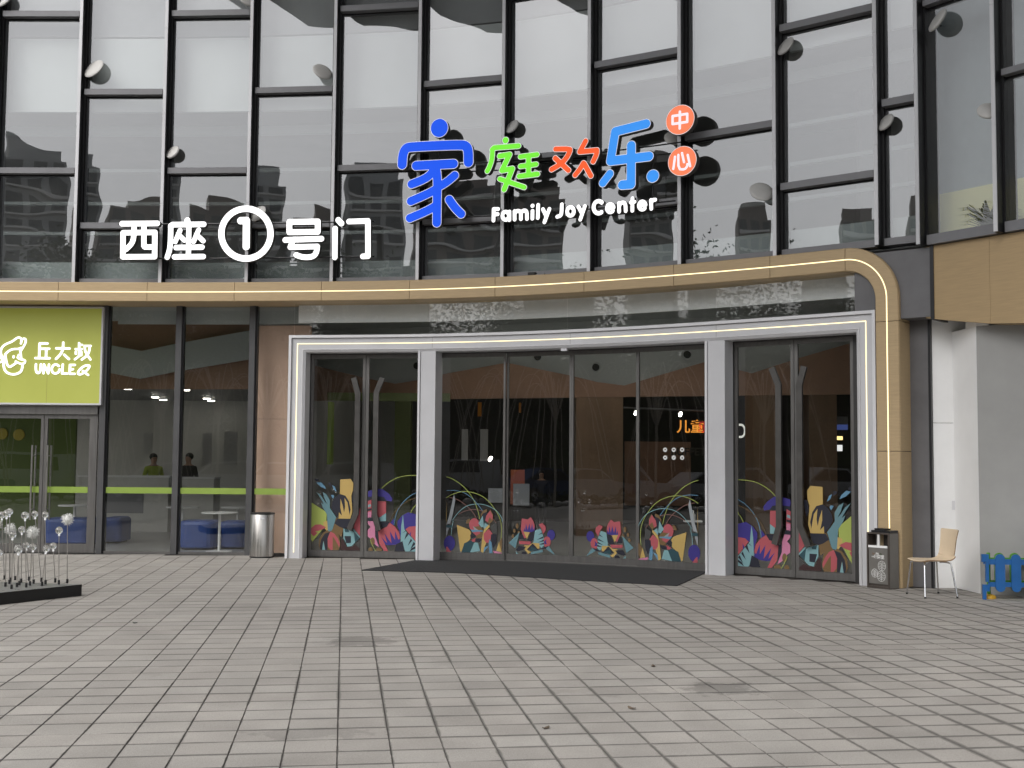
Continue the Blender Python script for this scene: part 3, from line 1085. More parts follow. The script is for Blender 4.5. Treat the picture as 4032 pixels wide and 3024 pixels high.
# glass above the portal
tg = empty('transom_window', PC((s_pl + s_pr) / 2, -0.12, 3.74), 'low glazed strip between the silver portal and the gold fascia', 'window')
sj = [hit_s((1160, 1270), -.12), hit_s((1692, 1270), -.12), hit_s((2234, 1240), -.12), hit_s((2820, 1200), -.12), s_leg + 0.0]
for a, b in zip(sj[:-1], sj[1:]):
    k = 2
    for i in range(1):
        fr, L = frame_chord(a + .006, b - .006, -0.12)
        pane(fr, L, 3.70, 4.32, tg, rnd, mats=[M['door_glass'], M['upper_glass_back']])
mb = MB()
band(mb, sj[0], sj[-1], -0.40, -0.35, 4.0, 4.33)
mb.build('pale_panel', M['white_paint'], tg)

# ------------------------------------------------------------------ doors
def rails(mb, fr, a0, a1, z0, z1, st, bot, top, d0=-0.02, d1=0.02, mi=0):
    fr.box(mb, a0, a0 + st, d0, d1, z0, z1, mi)
    fr.box(mb, a1 - st, a1, d0, d1, z0, z1, mi)
    fr.box(mb, a0 + st, a1 - st, d0, d1, z0, z0 + bot, mi)
    fr.box(mb, a0 + st, a1 - st, d0, d1, z1 - top, z1, mi)

def decal(leaf, fr, off, sc, polys, d=0.0242, mirror=None, clip=None, ztop=None):
    """flat vinyl pieces stuck on a pane; mirror = (frame a0 of the axis in source, axis in target, target frame)"""
    mb = MB()
    used = []
    dd = d
    for it in polys:
        key, pts = it[0], it[1]
        if len(it) > 2 and it[2] == 'e':          # ellipse
            cx, cy, rx, ry = pts
            pts = [(cx + rx * math.cos(2 * math.pi * k / 20), cy + ry * math.sin(2 * math.pi * k / 20)) for k in range(20)]
        line = len(it) > 2 and it[2] == 'l'
        q = []
        src = pts
        if line: src = [tuple(p) for p in smooth_line(pts, 2)]
        for p in src:
            a, z = fr.az((off[0] + p[0] / sc, off[1] + p[1] / sc), 0.024)
            tf = fr
            if mirror:
                a = mirror[1] - (a - mirror[0]); tf = mirror[2]
                z += mirror[3] if len(mirror) > 3 else 0
            if clip: a = min(max(a, clip[0]), clip[1]); z = max(z, clip[2])
            q.append((a, z))
        if key not in used: used.append(key)
        mi = used.index(key)
        dd += 0.00018
        tf = mirror[2] if mirror else fr
        if line:
            for (a0, z0), (a1, z1) in zip(q[:-1], q[1:]):
                dx, dz = a1 - a0, z1 - z0
                ln = math.hypot(dx, dz) + 1e-9
                nx, nz = -dz / ln * .0048, dx / ln * .0048
                mb.face([tf.P(a0 + nx, z0 + nz, dd), tf.P(a0 - nx, z0 - nz, dd), tf.P(a1 - nx, z1 - nz, dd), tf.P(a1 + nx, z1 + nz, dd)], mi)
        else:
            vl = [Vector((p[0], p[1], 0)) for p in q]
            n = len(mb.v)
            mb.v += [tf.P(p[0], p[1], dd) for p in q]
            for t in tessellate_polygon([vl]):
                a, b, c = (q[i] for i in t)
                cr = (b[0] - a[0]) * (c[1] - a[1]) - (b[1] - a[1]) * (c[0] - a[0])
                if abs(cr) < 1e-9: continue
                t = t if cr > 0 else t[::-1]
                mb.f.append(tuple(n + i for i in t)); mb.m.append(mi)
    return mb.build('flower_decal', [DM[k] for k in used], leaf)

from_left_leaf = [
 ('B', [(535,370),(600,360),(660,420),(678,465),(600,430)]), ('N', [(510,310),(570,320),(565,360),(530,350)]),
 ('B', [(765,405),(805,430),(832,505),(790,470)]), ('N', [(700,375),(750,370),(760,430),(720,410)]),
 ('B', [(745,550),(785,545),(798,570),(780,605)]),
 ('L', [(470,660),(690,800),(680,960),(640,1030),(480,1230),(455,1190)]),
 ('Y', [(640,940),(695,920),(710,1060),(690,1080),(640,1000)]),
 ('W', [(830,880),(770,1060),(905,1160),(930,1035),(1000,1010),(900,900)]),
 ('N', [(840,893),(1040,895),(1000,1012),(930,1035),(870,1010),(800,960)]),
 ('T', [(540,505),(610,560),(665,650),(700,690),(660,610),(628,505),(690,545),(735,630),(732,735),(825,870),(765,1070),(705,1080),(690,830),(630,730),(605,655),(650,690),(600,600)]),
 ('Y', [(885,325),(1035,315),(1075,375),(1070,480),(1045,560),(1060,790),(1030,895),(860,890),(880,520)]),
 ('N', [(880,535),(820,570),(770,650),(755,730),(800,820),(860,880),(865,800),(910,850),(885,730),(888,600),(920,700),(940,805),(955,720),(945,590),(990,660),(1020,840),(1035,760),(1010,640),(960,560)]),
 ('N', [(1070,500),(1125,480),(1085,700),(1050,640)]),
 ('C', [(455,1030),(520,980),(600,975),(680,1020),(600,1060),(520,1080),(555,1100),(500,1150),(460,1110)]),
 ('W', [(700,1060),(640,1090),(580,1180),(570,1280),(595,1365),(860,1365),(885,1280),(870,1150),(830,1080),(775,1040),(740,1090)]),
 ('N', [(735,1085),(660,1110),(610,1190),(590,1290),(600,1365),(625,1365),(645,1210),(665,1365),(700,1365),(700,1230)]),
 ('C', [(740,1080),(800,1110),(850,1180),(880,1260),(870,1310),(800,1180),(775,1150),(775,1355),(745,1355),(705,1300),(700,1180)]),
 ('A', [(640,1215),(665,1365),(620,1365)]),
 ('A', [(930,1035),(1060,1070),(1095,1110),(1100,1240),(1050,1290),(985,1300),(970,1250),(930,1180)]),
 ('N', [(945,1145),(1040,1145),(1040,1245),(970,1250)]), ('D', [(945,1030),(1010,1060),(1010,1090),(955,1090)]),
 ('D', [(1080,1060),(1200,1170),(1100,1240)]), ('A', [(1075,1040),(1210,1150),(1200,1175),(1080,1075)]),
 ('C', [(1218,720),(1218,1145),(1080,1030),(1110,900),(1160,780)]), ('P', [(1218,880),(1180,980),(1218,1010)]),
 ('K', [(1100,1262),(1180,1195),(1212,1180),(1212,1320),(1150,1315)]), ('M', [(895,1200),(925,1185),(975,1305),(1055,1300),(1110,1275),(1212,1325),(1212,1362),(890,1362)])]
from_right_leaf = [
 ('L', [(1480,460),(1560,380),(1700,300),(1830,268),(1998,265)], 'l'), ('B', [(1665,985),(1690,830),(1760,690),(1880,570),(1995,512)], 'l'),
 ('W', [(1605,940),(1650,830),(1740,720),(1880,625),(1995,588)], 'l'), ('L', [(1900,820),(1940,740),(1995,678)], 'l'),
 ('U', [(1283,540),(1290,490),(1420,460),(1500,465),(1590,530),(1640,600),(1630,645),(1290,575)]),
 ('N', [(1283,580),(1420,565),(1520,580),(1560,635),(1283,640)]),
 ('C', [(1415,635),(1550,645),(1550,810),(1450,880),(1415,830)]), ('C', [(1283,640),(1335,615),(1340,830),(1283,880)]),
 ('A', [(1550,810),(1548,930),(1465,930),(1450,880)]),
 ('A', [(1290,690),(1330,680),(1330,715),(1283,730)]), ('N', [(1283,750),(1335,740),(1335,770),(1283,785)]), ('P', [(1283,800),(1335,790),(1338,870),(1283,880)]),
 ('N', [(1283,890),(1345,880),(1365,925),(1283,930)]), ('N', [(1460,935),(1600,940),(1560,1010),(1490,1030)]),
 ('P', [(1283,930),(1360,930),(1390,1020),(1390,1150),(1450,1310),(1390,1270),(1320,1180),(1283,1150),(1283,1060),(1325,1015),(1283,960)]),
 ('N', [(1395,1060),(1440,1060),(1445,1280),(1395,1160)]),
 ('U', [(1715,930),(1780,850),(1870,800),(1988,830),(1988,1010),(1900,1020),(1830,1050),(1760,1180),(1740,1070),(1715,1000)]), ('U', [(1610,950),(1665,890),(1660,990)]),
 ('C', [(1600,950),(1680,1010),(1740,1090),(1755,1180),(1700,1270),(1600,1280),(1530,1260),(1580,1380),(1520,1360),(1450,1260),(1435,1080),(1490,1040),(1560,1010)]),
 ('U', [(1480,1160),(1540,1270),(1600,1280),(1690,1270),(1755,1240),(1750,1180),(1730,1200),(1680,1070),(1680,1200),(1605,1075),(1630,1255),(1530,1110),(1565,1250)]),
 ('A', [(1795,830),(1815,1050),(1988,1240),(1988,1385),(1830,1385),(1760,1220),(1770,1000)]),
 ('C', [(1830,1050),(1880,1010),(1988,1000),(1988,1230)]), ('U', [(1885,1125),(1915,1075),(1905,1160)]),
 ('N', [(1670,1380),(1700,1260),(1790,1220),(1820,1385)]),
 ('N', [(1780,1110),(1840,1060),(1830,1080)]), ('N', [(1815,1200),(1850,1090),(1880,1120)]), ('N', [(1865,1285),(1910,1180),(1930,1210)]),
 ('N', [(1905,1330),(1950,1230),(1980,1260)]), ('N', [(1890,1385),(1920,1320),(1988,1290),(1988,1320)]),
 ('W', (1355,1220,30,55), 'e'), ('W', (1325,1345,32,38), 'e'), ('W', (1430,1345,27,34), 'e'), ('W', (1468,1348,22,32), 'e'), ('L', [(1320,1200),(1350,1280),(1400,1360)], 'l')]
slide1 = [
 ('L', [(360,285),(430,305),(560,380),(680,500),(760,620),(820,780),(845,900)], 'l'), ('B', [(360,485),(480,480),(620,510),(740,600),(830,700),(885,780)], 'l'),
 ('L', [(360,590),(430,545),(560,500),(700,500),(860,550),(980,640),(1090,790),(1150,920),(1165,1060),(1150,1200)], 'l'),
 ('R', [(400,585),(500,600),(640,690),(740,790),(800,890)], 'l'), ('A', [(440,930),(520,810),(640,710),(760,680),(880,680),(1000,720),(1110,790),(1200,940)], 'l'),
 ('R', [(530,830),(640,775),(760,755),(870,775),(980,830),(1090,960)], 'l'), ('A', [(430,1140),(435,1040),(460,930)], 'l'),
 ('Y', [(367,630),(365,760),(360,960),(357,1000),(357,840)]), ('G', [(470,535),(490,620),(460,800),(420,960),(360,980),(400,850)]),
 ('D', [(358,985),(440,985),(440,1025),(358,1020)]), ('G', [(358,1025),(400,1025),(358,1160)]),
 ('U', (405,1250,82,112), 'e'), ('C', [(358,1300),(375,1300),(410,1350),(430,1400),(358,1400)]),
 ('W', [(640,965),(660,910),(700,890),(720,960)]), ('Y', [(510,980),(690,1050),(720,1090),(705,1200),(620,1260),(575,1380),(560,1360)]),
 ('C', (765,980,75,95), 'e'), ('W', [(760,1010),(850,1000),(890,1050),(890,1170),(800,1180),(780,1090)]),
 ('G', [(745,1000),(825,1060),(770,1060)]), ('B', [(710,1050),(890,1065),(890,1080),(740,1090)]), ('C', [(740,1090),(850,1080),(850,1110),(790,1140)]),
 ('N', [(705,1130),(740,1090),(790,1150),(720,1190)]), ('C', [(720,1200),(790,1170),(775,1230),(740,1230)]), ('N', [(780,1190),(890,1175),(850,1230),(780,1235)]),
 ('D', [(620,1250),(720,1210),(765,1245),(710,1405),(585,1385)]), ('A', [(765,1240),(820,1240),(850,1365),(705,1405)]),
 ('W', [(860,830),(900,770),(950,755),(950,790),(900,830),(860,890)]), ('N', [(850,900),(890,820),(960,790),(930,900),(920,990),(860,1010)]),
 ('A', [(825,960),(890,850),(905,1010),(870,1020)]), ('A', [(920,950),(960,980),(990,1000),(940,1040),(900,1035)]),
 ('W', [(940,880),(1000,760),(1040,830),(1035,930),(990,970),(930,930)]), ('C', [(995,775),(1035,850),(1030,920),(990,870),(960,950),(925,920),(940,850)]),
 ('Y', [(905,1050),(985,970),(990,1010),(905,1110),(940,1240),(895,1400),(860,1370),(880,1180)]), ('C', [(980,1040),(1030,1110),(985,1240),(940,1245),(905,1200),(900,1110)]),
 ('K', [(1000,1000),(1090,950),(1100,1110),(1030,1110)]), ('N', [(1010,1120),(1095,1115),(1085,1250),(1040,1330),(1005,1200)]),
 ('B', [(985,1190),(1020,1240),(1030,1430),(985,1430),(975,1260)]), ('B', [(910,1310),(980,1280),(900,1400)]),
 ('Y', [(1125,1230),(1165,1380),(1085,1360)]), ('P', [(1040,1355),(1195,1390),(1195,1440),(1055,1440)]),
 ('W', [(1130,1230),(1200,1160),(1200,1330),(1160,1380)])] + [('O', (x, y, 12, 12), 'e') for x, y in ((520,1398),(560,1405),(700,1410),(750,1415),(810,1393),(855,1410),(900,1418))]
slide2 = [
 ('W', (1388,1000,20,40), 'e'), ('W', (1345,1070,18,30), 'e'), ('W', (1325,1145,18,28), 'e'), ('W', (1410,1090,18,22), 'e'),
 ('C', [(1455,890),(1540,905),(1585,870),(1625,930),(1645,1000),(1640,1070),(1580,1090),(1520,1170),(1490,1180),(1440,1050)]),
 ('U', [(1480,1080),(1490,1020),(1505,1070),(1515,960),(1540,1060),(1565,960),(1585,1060),(1605,960),(1618,1060),(1640,1010),(1640,1075),(1570,1092)]),
 ('U', (1880,1130,58,78), 'e'), ('C', [(1700,980),(1750,955),(1800,1000),(1805,1060),(1765,1120),(1740,1040)]), ('C', (1820,1230,55,80), 'e'),
 ('U', [(1778,1225),(1815,1190),(1805,1230),(1820,1260),(1785,1265)]),
 ('Y', [(1480,1080),(1570,1090),(1530,1190)]), ('N', [(1410,1120),(1470,1125),(1500,1200),(1420,1195)]), ('N', [(1590,1090),(1650,1080),(1650,1180),(1590,1230),(1530,1210)]),
 ('A', [(1650,1060),(1730,1040),(1770,1160),(1780,1280),(1740,1330),(1690,1250),(1620,1250)]),
 ('N', [(1690,1130),(1752,1090),(1748,1112)]), ('N', [(1670,1200),(1765,1150),(1765,1178)]), ('N', [(1690,1240),(1775,1195),(1775,1222)]), ('N', [(1700,1270),(1778,1240),(1778,1268)]),
 ('N', [(1700,1335),(1780,1305),(1850,1288),(1800,1335)]),
 ('T', [(1265,1245),(1425,1085),(1365,1325)]), ('C', [(1415,1215),(1590,1225),(1580,1270),(1420,1260)]),
 ('Y', [(1490,1280),(1560,1280),(1610,1245),(1710,1250),(1715,1320),(1690,1335),(1620,1250),(1530,1340),(1590,1380),(1550,1405),(1490,1330)]),
 ('N', [(1610,1255),(1740,1380),(1530,1340)]), ('D', [(1590,1290),(1690,1345),(1570,1365)]), ('T', [(1590,1375),(1760,1340),(1760,1380),(1590,1415)]),
 ('T', [(1800,1330),(1850,1290),(1940,1445)]), ('A', [(1365,1360),(1410,1440),(1375,1440)]), ('N', [(1370,1350),(1410,1290),(1520,1300),(1480,1350),(1400,1365)]),
 ('N', (1490,1400,38,30), 'e'), ('U', (1335,1428,20,20), 'e'), ('A', [(1560,1440),(1600,1415),(1590,1440)])]

ZD = 3.44
def swing_pair(px0, pxj, px1, label, base=2195):
    s0, s1 = hit_s((px0, base), -.29), hit_s((px1, base), -.29)
    fr, L = frame_chord(s0, s1, -0.29)
    root = empty('double_door', fr.P(0, 0), label, 'door', 'paired glass swing doors')
    aj = fr.az((pxj, base))[0]
    e = L / 2
    mb = MB()
    fr.box(mb, -e - .09, -e - .004, -.05, .05, 0, ZD + .01)
    fr.box(mb, e + .004, e + .09, -.05, .05, 0, ZD + .01)
    fr.box(mb, -e - .004, e + .004, -.05, .05, ZD, ZD + .02)
    mb.build('door_frame', M['frame_dark'], root)
    out = []
    for (a0, a1) in ((-e, aj - .004), (aj + .004, e)):
        mb = MB()
        rails(mb, fr, a0, a1, 0.012, ZD - .004, 0.052, 0.105, 0.065)
        lf = mb.build('door_leaf', M['rail'] , root)
        f2 = Fr(fr.P((a0 + a1) / 2, 0), fr.T)
        pane(f2, a1 - a0 - .10, 0.115, ZD - .067, lf, rnd, mats=[M['door_glass'], M['upper_glass_back']])
        out.append((lf, a0, a1))
    return root, fr, aj, out

def bent_handle(fr, pts, parent, flip=None):
    q = []
    for p in pts:
        a, z = fr.az(p, 0.10)
        if flip: a = flip[1] - (a - flip[0])
        q.append((a, z))
    mb = MB()
    w2 = 0.044
    for k in range(3):
        (a0, z0), (a1, z1) = q[k], q[k + 1]
    # one bent flat bar
    Lp, Rp = [], []
    for k, (a, z) in enumerate(q):
        d0 = Vector((q[k][0] - q[k - 1][0], q[k][1] - q[k - 1][1])) if k else Vector((q[1][0] - a, q[1][1] - z))
        d1 = Vector((q[k + 1][0] - a, q[k + 1][1] - z)) if k < 3 else d0
        d = (d0.normalized() + d1.normalized()).normalized()
        n = Vector((-d.y, d.x))
        sc = w2 / max(0.6, d.dot(d1.normalized()))
        Lp.append((a + n.x * sc, z + n.y * sc)); Rp.append((a - n.x * sc, z - n.y * sc))
    f = flip[2] if flip else fr
    for k in range(3):
        quad = [Lp[k], Rp[k], Rp[k + 1], Lp[k + 1]]
        mb.prism([f.P(a, z, 0.075) for a, z in quad], f.N * 0.045)
    # stand-offs
    for k in (1, 2):
        a, z = q[k]
        zz = z + (-0.25 if k == 1 else 0.25)
        aa = a + (q[3 - k][0] - a) * abs(zz - z) / max(1e-6, abs(q[3 - k][1] - z))
        mb.tube([f.P(aa, zz, 0.012), f.P(aa, zz, 0.078)], 0.014, 10)
    return mb.build('handle', M['handle'], parent)

d1, fr1, aj1, lv1 = swing_pair(1213, 1431, 1652, 'left pair of glass swing doors with flower decals and bent bar handles, beside the steel bin')
OFA = (1100, 1800); SCA = 3.687
decal(lv1[0][0], fr1, OFA, SCA, from_left_leaf, clip=(lv1[0][1] + .054, lv1[0][2] - .054, .125))
decal(lv1[1][0], fr1, OFA, SCA, from_right_leaf, clip=(lv1[1][1] + .054, lv1[1][2] - .054, .125))
HL = [(1393, 1488), (1409, 1550), (1402, 2022), (1374, 2086)]
HR = [(1506, 1488), (1482, 1546), (1475, 2025), (1491, 2088)]
bent_handle(fr1, HL, lv1[0][0]); bent_handle(fr1, HR, lv1[1][0])
d3, fr3, aj3, lv3 = swing_pair(2897, 3135, 3372, 'right pair of glass swing doors with flower decals and bent bar handles, beside the litter bin', 2280)
decal(lv3[1][0], fr1, OFA, SCA, from_left_leaf, mirror=(aj1, aj3, fr3), clip=(lv3[1][1] + .054, lv3[1][2] - .054, .125))
decal(lv3[0][0], fr1, OFA, SCA, from_right_leaf, mirror=(aj1, aj3, fr3), clip=(lv3[0][1] + .054, lv3[0][2] - .054, .125))
bent_handle(fr1, HL, lv3[1][0], (aj1, aj3, fr3)); bent_handle(fr1, HR, lv3[0][0], (aj1, aj3, fr3))

sl = empty('sliding_door', PC(hit_s((2247, 2222), -.36), -.36), 'central automatic sliding door of four glass leaves with flower decals', 'door')
bpx = [(1722, 2208), (1989, 2214), (2247, 2223), (2512, 2235), (2800, 2262)]
sb = [hit_s(p, -.36) for p in bpx]
SLF = []
for i in range(4):
    off = -.33 if i in (0, 3) else -.38
    fr, L = frame_chord(sb[i], sb[i + 1], off)
    mb = MB()
    e = L / 2 - .002
    rails(mb, fr, -e, e, 0.03, ZD - .004, 0.034, 0.10, 0.06)
    lf = mb.build('door_leaf', M['rail'], sl)
    pane(fr, L - .07, 0.13, ZD - .064, lf, rnd, mats=[M['door_glass'], M['upper_glass_back']])
    SLF.append((fr, L, lf))
decal(SLF[0][2], SLF[0][0], (1660, 1800), SCA, slide1, clip=(-SLF[0][1] / 2 + .036, SLF[0][1] / 2 - .036, .135))
decal(SLF[1][2], SLF[1][0], (1660, 1800), SCA, slide2, clip=(-SLF[1][1] / 2 + .036, SLF[1][1] / 2 - .036, .135))
decal(SLF[3][2], SLF[0][0], (1660, 1800), SCA, slide1, mirror=(0, 0, SLF[3][0]), clip=(-SLF[3][1] / 2 + .036, SLF[3][1] / 2 - .036, .135))
decal(SLF[2][2], SLF[1][0], (1660, 1800), SCA, slide2, mirror=(0, 0, SLF[2][0]), clip=(-SLF[2][1] / 2 + .036, SLF[2][1] / 2 - .036, .135))
mb = MB()
band(mb, sb[0] - .02, sb[4] + .02, -.45, -.30, 0.0, 0.028)
mb.build('threshold', M['rail'], sl)
mb = MB()
band(mb, sb[0] - .06, sb[4] + .06, -.46, -.31, ZD, ZD + .03)
mb.build('track_cover', M['frame_dark'], sl)
mb = MB()
fr = SLF[1][0]
fr.box(mb, SLF[1][1] / 2 - .05, SLF[1][1] / 2 + .05, .33, .40, ZD - .03, ZD + .02)
mb.build('motion_sensor', M['silver_rim'], sl)
# six round notice stickers
fr, L, lf = SLF[3]
for k, (x, y) in enumerate(((2619, 1771), (2653, 1771), (2686, 1771), (2619, 1802), (2653, 1802), (2686, 1802))):
    a, z = fr.az((x, y), .024)
    mb = MB()
    pts = [fr.P(a + .034 * math.cos(t * math.pi / 10), z + .034 * math.sin(t * math.pi / 10), .0245) for t in range(20)]
    mb.prism(pts, fr.N * .001)
    if k == 0: q = [(-.016, -.012), (-.006, .014), (.0, .003), (.014, .014), (.016, -.012), (.006, -.004), (-.004, -.004)]
    elif k in (1, 2): q = [(-.016, -.009), (.016, -.009), (.016, .011), (-.016, .011)]
    elif k == 3: q = [(-.018, -.008), (.018, -.008), (.012, .004), (.0, .010), (-.012, .004)]
    elif k == 4: q = [(-.018, -.014), (-.012, -.018), (.018, .012), (.012, .018)]
    else: q = [(-.008, -.018), (.008, -.018), (.009, .004), (.0, .018), (-.009, .004)]
    mb.prism([fr.P(a + x_, z + y_, .0257) for x_, y_ in q], fr.N * .0006, 1)
    mb.build('notice_sticker', [M['print_white'], M['print_dark']], lf)

# entrance mat
mb = MB()
ctr = gnd((2100, 2262))
front = [gnd((1424, 2247)), gnd((1800, 2257)), gnd((2300, 2288)), gnd((2666, 2308.5))]
back = [PC(hit_s((2785, 2258), -.28), -.28), PC(hit_s((2512, 2235), -.28), -.28), PC(hit_s((2247, 2222), -.28), -.28), PC(hit_s((1989, 2213), -.28), -.28), PC(hit_s((1640, 2206), -.0), -.0)]
mb.prism([Vector((p.x, p.y, 0.003)) for p in front + back], Vector((0, 0, .010)))
tag(mb.build('entrance_mat', M['mat'], loc=ctr), 'wide dark charcoal rubber mat in front of the sliding doors', 'mat')

# ------------------------------------------------------------------ shopfront at the left
OS = -0.42
sp = [hit_s((x, 2180), OS + .06) for x in (386, 681, 974)]
s_sh0 = hit_s((386, 2180), OS) - 4.4
sh = empty('shopfront', PC(sp[1], OS), 'floor to ceiling glass shopfront with dark posts and a lime safety stripe', 'shop window')
for s in sp:
    fr = Fr(PC(s), tang(s))
    mb = MB()
    fr.box(mb, -0.052, 0.052, OS - .08, OS + .06, 0.0, 4.31)
    po = mb.build('post', M['post_grey'], sh)
    mb = MB()
    fr.box(mb, 0.053, 0.080, OS - .08, OS + .02, 0.0, 4.31)
    mb.build('gasket', M['black_metal'], po)
pan_s = [(sp[0] + .08, sp[1] - .053), (sp[1] + .08, sp[2] - .053), (sp[2] + .08, hit_s((1128, 2190), OS) + .05)]
for k, (a, b) in enumerate(pan_s):
    fr, L = frame_chord(a, b, OS)
    pn = pane(fr, L, 0.045, 4.31, sh, rnd, mats=[M['door_glass'], M['upper_glass_back']])
    mb = MB()
    fr.box(mb, -L / 2, L / 2, 0.004, 0.0052, 1.04, 1.145)
    mb.build('safety_stripe', M['lime'], pn)
    mb = MB()
    fr.box(mb, -L / 2, L / 2, -.03, .03, 0.0, 0.045)
    mb.build('floor_channel', M['rail'], sh)
# thin vertical joint in the third bay up high
# shop door with rods
ds0, dsj, ds1 = hit_s((160, 2178), OS) - 1.12, hit_s((160, 2178), OS), hit_s((372, 2178), OS)
dfr, dL = frame_chord(ds0, ds1 - .0, OS)
sd_ = empty('shop_door', dfr.P(0, 0), 'grey framed glass shop door pair with tall round steel pull bars', 'door')
aj = dfr.az((160, 2178))[0]
mb = MB()
dfr.box(mb, -dL / 2 - .6, dL / 2, -.06, .06, 2.40, 2.545)
mb.build('door_header', M['rail'], sd_)
for k, (a0, a1) in enumerate(((aj - 1.08, aj - .004), (aj + .004, dL / 2 - .004))):
    mb = MB()
    rails(mb, dfr, a0, a1, 0.01, 2.395, 0.055, 0.15, 0.07)
    if k == 1: dfr.box(mb, a1 - .14, a1 - .055, -.02, .02, .16, 2.325)
    lf = mb.build('door_leaf', M['rail'], sd_)
    f2 = Fr(dfr.P((a0 + a1) / 2, 0), dfr.T)
    pn = pane(f2, a1 - a0 - .10, .16, 2.33, lf, rnd, mats=[M['door_glass'], M['upper_glass_back']])
    mb = MB()
    dfr.box(mb, a0 + .056, a1 - (.141 if k else .056), 0.021, 0.0225, 1.04, 1.145)
    mb.build('safety_stripe', M['lime'], pn)
    ah = dfr.az((122 if k == 0 else 183, 1900), .08)[0]
    for dd, nm in ((.075, 'handle'), (-.075, 'handle')):
        mb = MB()
        mb.tube([dfr.P(ah, .57, dd), dfr.P(ah, 1.86, dd)], .016, 12)
        for z in (.75, 1.68): mb.tube([dfr.P(ah, z, 0), dfr.P(ah, z, dd)], .010, 8)
        mb.build(nm, M['steel'], lf, smooth=50)
# green light box sign above the door
lb0, lb1 = hit_s((396, 1600), OS + .14) - 3.3, hit_s((396, 1600), OS + .14)
lfr, lL = frame_chord(lb0, lb1, OS + .12)
ls = empty('lightbox_sign', lfr.P(0, 2.56), 'lime green lightbox shop sign with a white line drawn head and lettering', 'sign')
mb = MB()
z0, z1 = 2.56, 4.27
lfr.box(mb, -lL / 2 + .03, lL / 2 - .03, -.14, 0.0, z0 + .03, z1 - .03)
fp = mb.build('sign_face', M['lime_box'], ls)
mb = MB()
for a0, a1, q0, q1 in ((-lL / 2, -lL / 2 + .03, z0, z1), (lL / 2 - .03, lL / 2, z0, z1), (-lL / 2 + .03, lL / 2 - .03, z0, z0 + .03), (-lL / 2 + .03, lL / 2 - .03, z1 - .03, z1)):
    lfr.box(mb, a0, a1, -.14, .018, q0, q1)
mb.build('sign_frame', M['silver'], ls)
mb = MB()
aa = lfr.az((185, 1500), 0)[0]
lfr.box(mb, aa - .0015, aa + .0015, 0.0002, .0012, z0 + .03, z0 + .66)
mb.build('seam', M['print_brown'], ls)
G = (0, 1310); GS = 5.53
def sign_letter(name, fr, off, sc, strokes, d0, th, face, side, parent, cell=0.008, trim=0.0, trim_mat=None):
    if trim:
        lo = glyph_loops(strokes, trim, fr, d0 + th, off, sc, cell)
        mb = MB(); slab(mb, lo, fr, d0, d0 + th, 0, 1)
        o = mb.build(name, [trim_mat, side], parent)
        lo = glyph_loops(strokes, -0.003, fr, d0 + th, off, sc, cell)
        mb = MB(); slab(mb, lo, fr, d0 + th - .002, d0 + th + .006)
        mb.build('colour_face', face, o)
        return o
    lo = glyph_loops(strokes, 0.0, fr, d0 + th, off, sc, cell)
    mb = MB(); slab(mb, lo, fr, d0, d0 + th, 0, 1 if side is not face else 0)
    return mb.build(name, [face, side] if side is not face else [face], parent)
sm = lambda p, it=2: [tuple(q) for q in smooth_line(p, it)]
head = [(sm([(20, 500), (12, 380), (60, 290), (150, 235), (260, 195), (340, 130), (400, 98), (452, 115), (468, 170), (452, 235)]), 44),
        (sm([(482, 145), (520, 120), (560, 145), (555, 220), (510, 300), (450, 395)]), 44), (sm([(110, 470), (180, 400), (270, 355), (400, 355), (455, 328)]), 44),
        ([(432, 372), (450, 460), (462, 560)], 40), (sm([(110, 480), (125, 570), (150, 690), (200, 755), (260, 720), (360, 650)]), 44),
        (sm([(380, 540), (430, 580), (510, 585), (552, 615), (530, 670), (465, 680), (400, 660), (340, 625)]), 42), ([(405, 480), (385, 530)], 38),
        (sm([(487, 690), (480, 800), (430, 870), (330, 908), (230, 905), (130, 860), (80, 770), (70, 600), (40, 490), (-20, 480)]), 48),
        (sm([(-40, 560), (10, 530), (45, 590), (20, 650), (-40, 650)]), 30), ('o', 293, 525, 24, 36)]
sign_letter('head_logo', lfr, G, GS, head, 0.0005, .012, M['sign_white'], M['sign_white'], ls, 0.004)
W1 = 50
